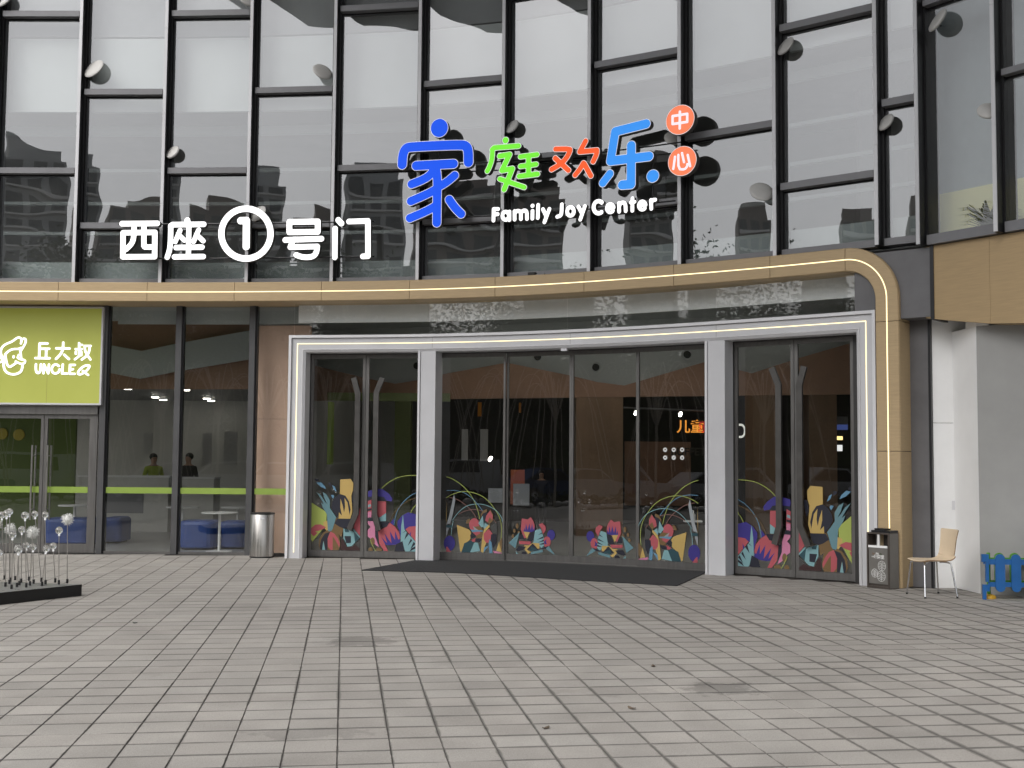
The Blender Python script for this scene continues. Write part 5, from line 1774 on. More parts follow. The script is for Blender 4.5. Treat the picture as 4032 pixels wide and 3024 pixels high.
for (bx, by), (tx, ty), fl in stalks:
    p0 = gnd((bx / 3.318, 1900 + by / 3.318), HS)
    p1 = aty((tx / 3.318, 1900 + ty / 3.318), p0.y)
    mb = MB(); mb.tube([p0, p1], .0055, 8); st_ = mb.build('stalk', M['steel'], sc_)
    mb = MB(); mb.tube([p0, p0 + UPZ * .05], .014, 10); mb.build('socket', M['black'], st_)
    if fl:
        mb = MB()
        mb.ball(p1, .045, nu=10, nv=8)
        for k in range(420):
            d = Vector((rs.gauss(0, 1), rs.gauss(0, 1), rs.gauss(0, 1))).normalized()
            a = d.orthogonal().normalized(); b = d.cross(a); t = rs.uniform(0, 6.28)
            w_ = (a * math.cos(t) + b * math.sin(t)) * .0035
            L_ = rs.uniform(.060, .082)
            e_ = p1 + d * L_ + Vector((rs.gauss(0, .006), rs.gauss(0, .006), rs.gauss(0, .006)))
            mb.face([p1 + d * .03 - w_, p1 + d * .03 + w_, e_ + w_ * .4, e_ - w_ * .4])
        mb.build('fluffy_ball', M['fluff'], st_)
    else:
        r = .041 + rs.uniform(-.003, .004)
        mb = MB(); mb.ball(p1, r, nu=20, nv=14); mb.build('clear_globe', M['clear_ball'], st_, smooth=True)
        mb = MB(); dn = (p0 - p1).normalized(); mb.tube([p1 + dn * r * .9, p1 + dn * (r + .022)], .011, 10); mb.build('collar', M['trim_white'], st_)

# ================================================================== INTERIORS
def room_strip(name, s0, s1, o0, o1, z0, z1, m, label=None, step=0.8):
    mb = MB()
    band(mb, s0, s1, o0, o1, z0, z1, step)
    o = mb.build(name, m, loc=PC((s0 + s1) / 2, (o0 + o1) / 2, z0))
    return tag(o, label, kind='structure')
s_peach = hit_s((985, 2190), -.75)
s_shop0 = -3.0
room_strip('lobby_floor', s_peach, s_leg + .2, -.46, -14, -.055, .002, M['int_floor'])
room_strip('shop_floor', s_shop0, s_peach, -.46, -12, -.05, .004, M['int_floor'])
room_strip('interior_ceiling', s_shop0, s_leg + .2, -.56, -14, 4.34, 4.60, M['ceil_grey'])
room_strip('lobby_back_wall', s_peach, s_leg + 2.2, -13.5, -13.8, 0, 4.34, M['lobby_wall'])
room_strip('shop_back_wall', s_shop0, s_peach + .5, -10.5, -10.8, 0, 4.34, M['shop_wall'])
room_strip('upper_back_wall', s_shop0, s_corner, -5.0, -5.2, 4.6, 12.4, M['dark_room'])
room_strip('upper_floor', s_shop0, s_corner, -.45, -5.0, 4.6, 4.64, M['dark_room'])
room_strip('upper_slab', s_shop0, s_corner, -.44, -5.0, 7.8, 9.0, M['dark_room'])
room_strip('roof', s_shop0, s_corner + 1.5, .3, -14, 12.4, 12.8, M['canopy'])
mb = MB()
for i in range(1):
    p0, p1 = PC(s_leg + .35, -.35), PC(s_leg + .35, -14)
    d = (p1 - p0).normalized(); x = Vector((d.y, -d.x, 0))
    mb.box(p0, d, x, 0, (p1 - p0).length, -.05, .05, 0, 4.4)
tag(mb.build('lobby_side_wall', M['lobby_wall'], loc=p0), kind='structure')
mb = MB()
p0 = PC(s_corner, -.3)
mb.box(p0, Vector((1, 0, 0)), Vector((0, 1, 0)), 0, 9, 3.2, 3.4, 3.2, 12.4)
mb.box(RW.P(0.0, 0, -2.4), RW.T, -RW.N, -2, 7, 0, .2, 3.2, 12.4)
tag(mb.build('corner_back_wall', M['dark_room'], loc=p0), kind='structure')

# peach wall between shop and lobby, returning into the building
pw = empty('peach_wall', PC(s_peach, -.8), 'peach coloured wall panel right behind the glass next to the portal', 'wall')
mb = MB(); band(mb, s_peach, hit_s((1222, 1290), -.75), -.75, -.85, 0.0, 2.35, .5); mb.build('lower_panel', M['peach'], pw)
mb = MB(); band(mb, s_peach, hit_s((1222, 1290), -.75), -.75, -.85, 2.356, 4.0, .5); mb.build('upper_panel', M['peach'], pw)
p0, p1 = PC(s_peach + .05, -.86), PC(s_peach + .05, -10.5)
d = (p1 - p0).normalized(); x = Vector((-d.y, d.x, 0))
mb = MB(); mb.box(p0, d, x, 0, (p1 - p0).length, -.06, .06, 0, 4.34); mb.build('return_wall', M['grey_and_shade'], pw)
mb = MB(); band(mb, sp[0] + .1, hit_s((1222, 1290), -.75), -.72, -.74, 4.02, 4.32); mb.build('pale_band', M['ceil_grey'], pw)

def zig(name, uv_top, zbot, off, px_ref, m, th=.12, label=None, cat=None, uv_bot=None):
    s = hit_s(px_ref, off)
    fr = Fr(PC(s, off), Vector((1, -.12, 0)) if px_ref[0] < 1100 else tang(s))
    up = [fr.az(p) for p in uv_top]
    mb = MB()
    for (a0, z0), (a1, z1), k in zip(up[:-1], up[1:], range(99)):
        if uv_bot:
            bo = [fr.az(p) for p in uv_bot]
            q = [fr.P(bo[k][0], bo[k][1]), fr.P(bo[k + 1][0], bo[k + 1][1]), fr.P(a1, z1), fr.P(a0, z0)]
        else:
            q = [fr.P(a0, zbot), fr.P(a1, zbot), fr.P(a1, z1), fr.P(a0, z0)]
        mb.prism(q, fr.N * -th)
    o = mb.build(name, m, loc=fr.P(0, zbot or 3))
    return tag(o, label, cat), fr
zig('zigzag_bulkhead', [(1180, 1425), (1289, 1453), (1442, 1490), (1555, 1511), (1650, 1496), (1761, 1470), (1995, 1428), (2243, 1478), (2350, 1504), (2458, 1518), (2779, 1424), (2960, 1470), (3145, 1410), (3420, 1330)], 2.86, -3.4, (2247, 1500), M['bulk_brown'], .12,
    'brown zigzag bulkhead under the pale ceiling inside the entrance lobby', 'bulkhead')
zz, zfr = zig('pale_soffit', [(1150, 1290), (2200, 1240), (3480, 1180)], 2.9, -3.75, (2247, 1500), M['ceil_grey'], .1, 'pale ceiling plate above the brown zigzag inside the lobby', 'ceiling panel')
for k, (uv, lab) in enumerate((((1641, 1440), 'round black ceiling spotlight seen through the left swing doors'), ((2117, 1405), 'round black ceiling spotlight above the second sliding leaf'),
                               ((2346, 1446), 'round black ceiling spotlight in a wide pale ring above the third sliding leaf'), ((2706, 1396), 'round black ceiling spotlight above the fourth sliding leaf'))):
    a, z = zfr.az(uv, .02)
    c = zfr.P(a, z, .0)
    o = empty('ceiling_spotlight', c, lab, 'spotlight', 'round spotlights in the lobby')
    mb = MB(); mb.lathe(c, [(.14, 0), (.15, .02), (.10, .03), (.075, .012)], 24, 0, zfr.N); mb.build('ring', M['ceil_grey'], o)
    mb = MB(); mb.lathe(c, [(.07, .013), (.07, .03), (.03, .035)], 18, 0, zfr.N); mb.build('lens', M['black'], o)
# shop zigzag
zig('shop_bulkhead', [(380, 1250), (1010, 1250)], 3.0, -2.9, (700, 1400), M['bulk_brown'], .1, 'brown bulkhead across the shop interior behind the zigzag ribbon', 'bulkhead')
zig('zigzag_ribbon', [(400, 1352), (427, 1358), (558, 1382), (694, 1353), (985, 1301)], None, -2.7, (700, 1400), M['ceil_grey'], .08, 'pale zigzag ceiling ribbon inside the shop', 'ceiling panel',
    [(400, 1460), (420, 1466), (547, 1491), (690, 1462), (985, 1413)])
# shop downlights
dl = [(503, 1531), (611, 1564), (643, 1574), (731, 1535.6), (814, 1569), (832, 1578), (30, 1641), (72, 1641), (117, 1641)]
dlab = ['leftmost lit downlight high in the shop ceiling', 'lit downlight left of the centre pair in the shop', 'lit downlight right of the centre pair in the shop', 'lit downlight just right of the second shop post', 'lit downlight before the grey shop wall',
        'farthest lit downlight at the grey shop wall', 'outer left strip light above the shop door', 'middle strip light above the shop door', 'right strip light above the shop door']
for k, (uv, lab) in enumerate(zip(dl, dlab)):
    yh = 1818 - (2016 - uv[0]) * .0079
    Z = (3.10 - HC) * FPX / (yh - uv[1]) if k < 6 else (2.62 - HC) * FPX / (yh - uv[1])
    p = aty(uv, Z)
    o = empty('downlight', p, lab, 'lamp', 'lit downlights in the shop')
    mb = MB(); mb.lathe(p, [(.095, 0), (.10, .02), (.08, .05)], 20); mb.build('housing', M['white_paint'], o)
    mb = MB(); mb.lathe(p - UPZ * .012, [(.085, 0), (.085, .010)], 20)
    if k >= 6: mb = MB(); mb.abox(p.x - .17, p.x + .17, p.y - .1, p.y + .1, p.z - .02, p.z - .002)
    mb.build('lamp_lens', M['lamp'], o)
# inner ceiling of the shop at the lamp height, far half
mb = MB(); mb.abox(-14, -4.6, 24.6, 31.3, 3.15, 3.25)
tag(mb.build('shop_ceiling', M['counter_dark'], loc=(-9, 27, 3.13)), kind='structure')
# counter, stools, tables
p0, p1 = gnd((305, 2093)), gnd((662, 2095))
ct = empty('counter', (p0 + p1) / 2, 'white service counter with a dark inset panel inside the shop', 'counter')
yc = p0.y
mb = MB(); mb.abox(p0.x, p1.x, yc, yc + .6, 0, 1.22); mb.build('body', M['counter'], ct)
mb = MB(); mb.abox(p0.x - .03, p1.x + .03, yc - .03, yc + .63, 1.222, 1.26); mb.build('worktop', M['table_white'], ct)
q0, q1 = aty((411, 1980), yc), aty((565, 1980), yc)
mb = MB(); mb.abox(q0.x, q1.x, yc - .012, yc - .001, .42, 1.0); mb.build('inset_panel', M['counter_dark'], ct)

p2, p3 = gnd((690, 2094)), gnd((842, 2096))
c2 = empty('counter', (p2 + p3) / 2, 'plain pale counter block right of the second shop post', 'counter')
mb = MB(); mb.abox(p2.x, p3.x, yc, yc + .6, 0, 1.20); mb.build('body', M['counter'], c2)
mb = MB(); mb.abox(p2.x - .02, p3.x + .02, yc - .02, yc + .62, 1.202, 1.235); mb.build('worktop', M['table_white'], c2)

def stool(uv0, uv1, top, label, depth=.75):
    a, b = gnd(uv0), gnd(uv1)
    y = a.y
    c = Vector(((a.x + b.x) / 2, y + depth / 2, 0))
    o = empty('seating_block', c, label, 'seat', 'blue seating blocks in the shop')
    w_, d_ = (b.x - a.x) / 2, depth / 2
    rr = min(.2, w_ * .6)
    def ring(z, ins):
        pts = []
        for cx, cy, t0 in ((w_ - rr, d_ - rr, 0), (-w_ + rr, d_ - rr, 90), (-w_ + rr, -d_ + rr, 180), (w_ - rr, -d_ + rr, 270)):
            for k in range(6):
                t = R(t0 + 18 * k)
                pts.append(c + Vector((cx + (rr - ins) * math.cos(t), cy + (rr - ins) * math.sin(t), z)))
        return pts
    mb = MB()
    rings = [ring(z, i) for z, i in ((.03, .03), (.05, .0), (top - .06, 0), (top - .02, .02), (top, .06))]
    n = len(rings[0])
    for r0_, r1_ in zip(rings[:-1], rings[1:]):
        for j in range(n): mb.face([r0_[j], r0_[(j + 1) % n], r1_[(j + 1) % n], r1_[j]])
    mb.face(rings[-1])
    mb.build('cushion', M['blue_seat'], o, smooth=40)
    mb = MB(); mb.prism(ring(0.002, .06), UPZ * .03); mb.build('plinth', M['black'], o)
stool((158, 2146), (360, 2148), .50, 'long blue seating block inside the shop door')
stool((396, 2140), (470, 2141), .50, 'short blue seating block right of the shop door post')
stool((690, 2166), (846, 2166), .52, 'blue seating block left of the white table pole')
stool((850, 2163), (968, 2163), .50, 'blue seating block right of the white table pole')
def table(uvb, ztop, label, r=.32):
    c = gnd(uvb)
    o = empty('cafe_table', c, label, 'table', 'white round cafe tables')
    mb = MB(); mb.lathe(c, [(r - .005, ztop - .025), (r, ztop - .02), (r, ztop - .004), (r - .006, ztop)], 32); mb.build('tabletop', M['table_white'], o)
    mb = MB(); mb.tube([c + UPZ * .015, c + UPZ * (ztop - .026)], .025, 12); mb.build('pole', M['table_white'], o)
    mb = MB(); mb.lathe(c, [(.23, .004), (.23, .014), (.05, .022)], 28); mb.build('base', M['table_white'], o)
table((862, 2172), .70, 'white round table standing before the right blue seats')
table((716, 2135), .70, 'white round table behind the blue block beside the second shop post')
table((932, 2135), .70, 'white round table behind the far right blue seating block')
table((290, 2125), .70, 'white round table behind the long blue seating block')
# posters on the back walls
for k, (x0, x1, y0, y1, mk, lab) in enumerate(((880, 935, 1700, 1830, 'paper', 'pale notice sheet on the grey shop wall nearest the peach wall'), (795, 835, 1705, 1830, 'paper', 'narrow pale menu sheet in the middle of the shop'),
                                        (565, 600, 1705, 1790, 'paper', 'small pale sheet on the dark rear shop wall'))):
    a, b = aty((x0, y1), 28.5), aty((x1, y0), 28.5)
    mb = MB(); mb.abox(a.x, b.x, 28.5, 28.52, a.z, b.z)
    tag(mb.build('wall_notice', M[mk], loc=a), lab, 'notice')
# green wall and logo dots inside the shop door
a, b = aty((-200, 2050), 27.2), aty((300, 1640), 27.2)
mb = MB(); mb.abox(a.x, b.x, 27.2, 27.3, 0, 2.66); mb.build('green_wall', mat('green_wall', S(92, 110, 40), .6))
tag(bpy.data.objects['green_wall'], 'dull green feature wall inside the shop door', 'wall')
for uv, lab in (((10, 1708), 'yellow round plaque on the green wall at the far left'), ((76, 1712), 'yellow round plaque on the green wall left of the door rods')):
    p = aty(uv, 27.19)
    mb = MB(); mb.lathe(p, [(.13, 0), (.13, .03), (.12, .035)], 24, 0, Vector((0, -1, 0)))
    tag(mb.build('round_plaque', mat('plaque_yellow', S(176, 160, 50), .5), loc=p), lab, 'plaque')

def person(name, loc, face, height, shirt, label, pose='stand', trousers='trouser'):
    """one continuous skinned body; face = heading angle"""
    o = empty(name, loc, label, 'person')
    k = height / 1.72
    V, E, Rr = [], [], []
    def add(x, y, z, r, par=None):
        V.append((x * k, y * k, z * k)); Rr.append(r * k)
        if par is not None: E.append((par, len(V) - 1))
        return len(V) - 1
    pel = add(0, 0, .95, .125)
    wa = add(0, 0, 1.10, .115, pel); ch_ = add(0, -.01, 1.28, .130, wa); up = add(0, 0, 1.40, .105, ch_)
    ne = add(0, .0, 1.49, .052, up); hd0 = add(0, -.01, 1.55, .062, ne); hd1 = add(0, -.015, 1.62, .080, hd0); add(0, -.01, 1.68, .065, hd1)
    for s in (-1, 1):
        sh_ = add(s * .165, 0, 1.40, .062, up); el = add(s * .23, .02, 1.13, .045, sh_); 
        if pose == 'work': wr = add(s * .16, -.22, 1.12, .032, el); add(s * .13, -.30, 1.11, .036, wr)
        else: wr = add(s * .22, -.08, .90, .032, el); add(s * .21, -.10, .80, .036, wr)
        hp = add(s * .085, 0, .90, .085, pel); kn = add(s * .095, -.01, .50, .058, hp); an = add(s * .10, .02, .09, .042, kn); add(s * .105, -.12, .045, .040, an)
    me = bpy.data.meshes.new('body')
    me.from_pydata(V, E, [])
    ob = bpy.data.objects.new('body', me)
    COL.objects.link(ob)
    ob.parent = o
    ob.rotation_euler = (0, 0, face)
    ob.modifiers.new('skin', 'SKIN')
    if not me.skin_vertices: 
        bpy.context.view_layer.objects.active = ob
        me.skin_vertices.new() if hasattr(me.skin_vertices, 'new') else None
    for i, r in enumerate(Rr):
        sv = me.skin_vertices[0].data[i]
        sv.radius = (r, r); sv.use_root = (i == 0)
    ss = ob.modifiers.new('sub', 'SUBSURF'); ss.levels = 1; ss.render_levels = 2
    ob.modifiers['skin'].use_smooth_shade = True
    # skin shows at head, neck and hands; clothes elsewhere, by height along the body
    m = bpy.data.materials.new('clothed_' + name)
    m.use_nodes = True
    n = m.node_tree.nodes; l = m.node_tree.links
    tc = n.new('ShaderNodeTexCoord'); sx = n.new('ShaderNodeSeparateXYZ'); cr_ = n.new('ShaderNodeValToRGB'); cr_.color_ramp.interpolation = 'CONSTANT'
    mu = n.new('ShaderNodeMath'); mu.operation = 'DIVIDE'; mu.inputs[1].default_value = height
    l.new(tc.outputs['Object'], sx.inputs[0]); l.new(sx.outputs['Z'], mu.inputs[0]); l.new(mu.outputs[0], cr_.inputs[0])
    el_ = cr_.color_ramp.elements
    def bc(q): return tuple(q.node_tree.nodes['Principled BSDF'].inputs['Base Color'].default_value)
    def col(mm):
        for nd in mm.node_tree.nodes:
            if nd.type == 'VECT_MATH' and nd.operation == 'SCALE': return (*nd.inputs[0].default_value, 1)
        return bc(mm)
    el_[0].position = 0; el_[0].color = (.02, .02, .02, 1)
    el_[1].position = .05; el_[1].color = col(M[trousers])
    e2 = el_.new(.565); e2.color = col(M[shirt])
    e3 = el_.new(.845); e3.color = col(M['skin'])
    l.new(cr_.outputs[0], n['Principled BSDF'].inputs['Base Color'])
    n['Principled BSDF'].inputs['Roughness'].default_value = .7
    me.materials.append(m)
    WL[ob.name] = Vector(loc)
    f = Vector((math.sin(face), -math.cos(face), 0))
    hc = Vector(loc) + UPZ * (1.635 * k) - f * .012
    mb = MB()
    mb.ball(hc + UPZ * .035 - f * .018, .092 * k, .098 * k, .088 * k, 16, 12)
    mb.build('hair', M['hair'], o, smooth=True)
    mb = MB()
    sd2 = Vector((-f.y, f.x, 0))
    for s in (-1, 1): mb.ball(hc + f * .085 * k + sd2 * .03 * s * k - UPZ * .002, .009, nu=8, nv=6)
    mb.build('eyes', M['hair'], o)
    mb = MB(); mb.ball(hc + f * .098 * k - UPZ * .03, .012, .016, .018, 8, 6); mb.build('nose', M['skin'], o, smooth=True)
    return o

def skin_ok():
    return True
pz = aty((606, 1795), 28.2)
person('person', Vector((pz.x, 28.2, 0)), R(35), 1.74, 'shirt_lime', 'person with dark hair in a lime top behind the shop counter', 'work')
pz = aty((744, 1790), 28.4)
person('person', Vector((pz.x, 28.4, 0)), R(-20), 1.76, 'shirt_dark', 'person with dark hair in a dark top at the right end of the counter', 'work')
pz = gnd((2131, 2090))
person('person', Vector((pz.x, pz.y, 0)), R(0), 1.42, 'shirt_dark', 'small figure in dark clothes standing inside the sliding doors', 'stand')

# lobby: columns, green trims, hanging banners, boards, letters
def column(x0, x1, uvb, m, label, h=4.34, dep=.9):
    c = gnd((x0, uvb)); d_ = gnd((x1, uvb))
    mb = MB(); mb.abox(c.x, d_.x, c.y, c.y + dep, 0, h)
    return tag(mb.build('lobby_column', m, loc=(c + d_) / 2), label, 'column')
column(2267, 2450, 2112, M['col_brown'], 'broad brown column behind the third sliding door leaf')
column(2967, 3073, 2120, M['col_brown'], 'brown column behind the left leaf of the right swing doors')
column(3190, 3296, 2120, M['col_brown'], 'brown column behind the right leaf of the right swing doors')
M['dull_green'] = mat('dull_green', (.14, .17, .06), .6)
column(1548, 1612, 2090, M['dull_green'], 'dull green column behind the left swing doors', 4.3, .5)
p = aty((1289, 1700), 22.6); q = aty((1307, 1585), 22.6); b = aty((1289, 1829), 22.6)
mb = MB(); mb.abox(p.x, q.x, 22.6, 22.9, b.z, 2.74); tag(mb.build('lime_frame', M['lime'], loc=p), 'bright lime vertical frame edge inside the left swing doors', 'frame')
p = aty((1289, 1573), 23.2); q = aty((1650, 1548), 23.2)
mb = MB(); mb.abox(p.x, q.x + .6, 23.2, 23.3, p.z - .02, q.z); tag(mb.build('lime_beam', M['dull_green'], loc=p), 'green beam crossing under the brown bulkhead at left', 'beam')
def hang(name, x0, x1, y0, y1, Y, mk, label, cat, th=.01):
    a, b = aty((x0, y1), Y), aty((x1, y0), Y)
    mb = MB(); mb.abox(a.x, b.x, Y, Y + th, a.z, b.z)
    return tag(mb.build(name, M[mk], loc=a), label, cat), a, b
hang('hanging_banner', 1881, 1896, 1584, 1639, 25, 'paper_orange', 'orange banner hanging in the first sliding leaf', 'banner')
hang('hanging_banner', 2043, 2052, 1586, 1625, 25, 'paper_orange', 'narrow orange banner behind the second sliding leaf', 'banner')
hang('scroll_banner', 1817, 1843, 1690, 1812, 26, 'paper', 'tall white paper scroll left in the first sliding leaf', 'banner')
hang('scroll_banner', 1890, 1922, 1690, 1815, 26, 'paper', 'tall white paper scroll right of the orange banner', 'banner')
hang('notice_board', 1922, 1986, 1923, 1979, 22.6, 'paper_grey', 'pale grey notice board low in the first sliding leaf', 'notice board', .03)
hang('figure_board', 2010, 2066, 1850, 1985, 23.4, 'paper_red', 'rust red display board behind the second sliding leaf', 'display board', .03)
hang('figure_board', 2020, 2085, 1905, 1990, 23.2, 'paper_grey', 'grey round topped display board before the rust red one', 'display board', .03)
hang('direction_board', 3276, 3338, 1672, 1692, 27, 'txt_blue', 'blue direction board behind the far right door leaf', 'sign', .05)
hang('direction_board', 3292, 3338, 1640, 1671, 27, 'paper_grey', 'grey information board on top of the blue direction board', 'sign', .05)
hang('lit_sign', 3291, 3318, 1718, 1732, 27, 'txt_yellow', 'small amber lit sign under the blue direction board', 'sign', .05)
hang('lit_sign', 3293, 3317, 1752, 1776, 27, 'sign_white', 'small white lit sign below the amber one', 'sign', .05)
hang('wall_panel', 2460, 2720, 1740, 1990, 29, 'bulk_brown', 'dim brown display wall at the back of the fourth sliding leaf', 'wall panel', .1)
tf = Fr(Vector((0, 28, 0)), Vector((1, 0, 0)))
def letters(name, body, uv0, uv1, Y, m, label, off=.004, cat='lettering', xs=1.0):
    f = Fr(Vector((0, Y, 0)), Vector((1, 0, 0)))
    a0, z0 = f.az(uv0); a1, z1 = f.az(uv1)
    o = text(name, body, f, (a0 + a1) / 2, (z0 + z1) / 2, 0, abs(z1 - z0) * 1.0, m, None, off, .01, xs)
    return tag(o, label, cat)
letters('orange_lettering', '儿童', (2690, 1710), (2747, 1656), 27, M['txt_orange'], 'orange lit Chinese letters inside the fourth sliding leaf')
letters('red_lettering', '乐', (2752, 1708), (2790, 1660), 27, M['txt_red'], 'dim red Chinese letter right of the orange ones')
letters('white_lettering', 'Don', (2900, 1740), (2990, 1660), 28.6, M['txt_white'], 'white lit letters partly hidden by the brown column at right', xs=.62)
letters('dim_lettering', 'BUFFET', (2590, 1800), (2830, 1760), 28.5, M['print_dark'], 'dark letters on the brown display wall')
for uv0, uv1, lab in (((2678, 1635), (2678, 1635), 'lit track spotlight left of the orange letters'), ((2502, 1630), (2502, 1630), 'tiny lit track spotlight in the third sliding leaf'), ((1928, 1811), (1928, 1811), 'small warm lamp under the white scrolls')):
    p = aty(uv0, 27)
    mb = MB(); mb.tube([p, p + Vector((.03, .12, .05))], .034, 12); mb.build('track_spotlight', M['lamp'], loc=p)
    tag(bpy.data.objects[[o.name for o in bpy.data.objects if o.name.startswith('track_spotlight')][-1]], lab, 'lamp', 'small lit spotlights in the lobby')
a, b = aty((2455, 1605), 26.8), aty((2790, 1618), 26.8)
mb = MB(); mb.tube([a, b], .02, 8); tag(mb.build('light_track', M['mullion_grey'], loc=a), 'thin ceiling light track crossing the fourth sliding leaf', 'track')
# sanitiser on a small stand behind the fourth leaf
pt = aty((2728, 2049), 19.4)
st2 = empty('sanitiser_stand', Vector((pt.x, 19.4, 0)), 'small white tray stand just inside the fourth sliding leaf', 'stand')
mb = MB(); mb.abox(pt.x - .14, pt.x + .14, 19.3, 19.5, pt.z - .025, pt.z); mb.build('tray', M['table_white'], st2)
mb = MB(); mb.tube([Vector((pt.x, 19.4, .02)), Vector((pt.x, 19.4, pt.z - .026))], .016, 10); mb.lathe(Vector((pt.x, 19.4, 0.004)), [(.12, 0), (.12, .015)], 20); mb.build('pole', M['rail'], st2)
bt = Vector((pt.x + .01, 19.4, pt.z + .001))
bo = empty('sanitiser_bottle', bt, 'pump bottle of sanitiser on the small tray', 'bottle')
mb = MB(); mb.lathe(bt, [(.034, 0), (.036, .01), (.036, .09), (.015, .11)], 18); mb.build('bottle', M['paper'], bo, smooth=40)
mb = MB(); mb.tube([bt + UPZ * .11, bt + UPZ * .155], .007, 8); mb.tube([bt + UPZ * .155, bt + UPZ * .15 - Vector((.035, 0, 0))], .006, 8); mb.build('pump', M['white_paint'], bo)
# leafy plant added behind the side glass, standing in for a mirrored tree
pc = RW.P(.80, 4.34, -.29)
pl = empty('tree_reflection_plant', pc, 'leafy plant added behind the side wall glass, standing in for a mirrored tree', 'plant')
mb = MB(); mb.lathe(pc, [(.16, .0), (.20, .3), (.18, .3)], 18); mb.build('pot', M['grey_and_shade'], pl)
rp = random.Random(11)
mb = MB()
for k in range(150):
    t = rp.uniform(0, 6.28); L_ = rp.uniform(.15, .26) + .28 * abs(math.cos(t - .6)); up_ = rp.uniform(.35, 1.05)
    d = Vector((math.cos(t), math.sin(t), 0)); sd2 = Vector((-d.y, d.x, 0)) * .022
    p0 = pc + UPZ * .28
    pr = [(p0 + d * (L_ * q) + UPZ * (up_ * q - .65 * q * q * up_), 1 - q) for q in (0, .35, .7, 1)]
    for (a, wa), (b, wb_) in zip(pr[:-1], pr[1:]):
        mb.face([a - sd2 * (wa + .1), a + sd2 * (wa + .1), b + sd2 * (wb_ + .1), b - sd2 * (wb_ + .1)])
mb.build('fronds', M['palm'], pl)

# ================================================================== WHAT THE GLASS MIRRORS (behind the camera)
# unseen building wing toward the viewer, put in to shade the right paving
mb = MB(); RW.box(mb, am[-1] + .3, 16, -4, 0, 3.4, 12.4); RW.box(mb, 8, 16, -4, -1, -.05, 3.4)
tag(mb.build('side_wing', M['panel_dark'], loc=RW.P(9, 0)), kind='structure')
# entrance canopy high overhead, its right end stretched out to shade the paving
cpts = [Vector(v) for v in ((-6.2, 20.5, 0), (-8.6, 14.0, 0), (-9.9, 8.2, 0), (-9.6, 6.2, 0), (-7.0, 5.0, 0), (-1.0, 4.4, 0), (5, 3.2, 0), (13, 2.0, 0), (16, 7, 0), (9, 13, 0), (6.2, 15.4, 0), (3.5, 17.6, 0), (0, 19.6, 0), (-4, 20.4, 0))]
mb = MB(); mb.prism([p + UPZ * 14.8 for p in cpts], UPZ * .6)
tag(mb.build('entrance_canopy', M['canopy'], loc=(-2, 12, 14.8)), 'grey entrance canopy high overhead, mirrored along the top of the glass, right end stretched for shade', 'canopy')

def tower(az, dist, wid, dep, H, m, label, floors, seedk, stepped=False):
    c = Vector((math.sin(R(az)) * dist, math.cos(R(az)) * dist, 0))
    f = (-c).normalized(); f.z = 0
    x = Vector((-f.y, f.x, 0))
    o = empty('apartment_tower', c, label, 'tower block', 'tower blocks across the road, mirrored in the glass')
    mb = MB(); mb.box(c, x, -f, -wid / 2, wid / 2, -dep / 2, dep / 2, 0, H)
    mb.box(c, x, -f, -wid * .42, wid * (.12 if seedk % 2 else .40), -dep * .3, dep * .3, H, H + 1.6 + seedk % 3)
    if seedk % 3 == 0: mb.box(c, x, -f, -wid * .5, -wid * .1, -dep * .5, dep * .2, H, H + 3.2)
    if stepped: mb.box(c, x, -f, wid / 2, wid * .72, -dep * .3, dep * .3, 0, H * .82)
    mb.build('block', m, o)
    mb = MB()
    fh = H / floors
    nb = max(3, int(wid / 4.2))
    for k in range(1, floors):
        for b_ in range(nb):
            a0 = -wid / 2 + wid * (b_ + .16) / nb
            a1 = -wid / 2 + wid * (b_ + .84) / nb
            mb.box(c, x, -f, a0, a1, -dep / 2 - .12, -dep / 2 + .05, k * fh + .9, (k + 1) * fh - .5)
    mb.build('windows', M['tower_win'], o)['kind'] = 'stuff'
    mb = MB()
    for k in range(1, floors):
        mb.box(c, x, -f, -wid / 2 + .3, wid / 2 - .3, -dep / 2 - .9, -dep / 2 - .13, k * fh + .35, k * fh + .75)
    mb.build('balcony_bands', M['tower_band'], o)
tw = [(201.5, 186, 13, 16, 38, 'tower_a', 12), (205.4, 190, 10, 16, 46, 'tower_b', 14), (209.3, 184, 10, 18, 51, 'tower_c', 16), (214.2, 200, 18, 18, 57, 'tower_a', 18), (219.3, 196, 15, 18, 53, 'tower_b', 17), (231.0, 190, 11, 18, 50, 'tower_b', 16),
      (195, 200, 20, 20, 36, 'tower_a', 12), (238.9, 200, 8, 18, 58, 'tower_a', 19), (243.4, 190, 6, 12, 44, 'tower_b', 15), (235.2, 240, 9, 16, 50, 'tower_c', 14), (184, 220, 28, 20, 46, 'tower_b', 15), (258, 210, 20, 22, 26, 'tower_a', 9)]
tl = ['low grey tower mirrored under the first sign character', 'brown stepped tower mirrored in the panes left of the ring', 'slim pale tower mirrored behind the ring numeral', 'tall broad grey tower mirrored behind the big blue character', 'brown broad tower mirrored behind the green character', 'brown tower mirrored behind the orange character',
      'wide grey block mirrored at the far left panes', 'very slim tall tower mirrored behind the sky blue character', 'small dark tower mirrored alone low in the bay right of the round signs', 'pale far tower mirrored right of the english lettering', 'brown tower standing straight behind the viewer', 'low grey block mirrored near the inner corner']
for k, (t, lab) in enumerate(zip(tw, tl)): tower(t[0], t[1], t[2], t[3], t[4], M[t[5]], lab, t[6], k, k in (1, 8))

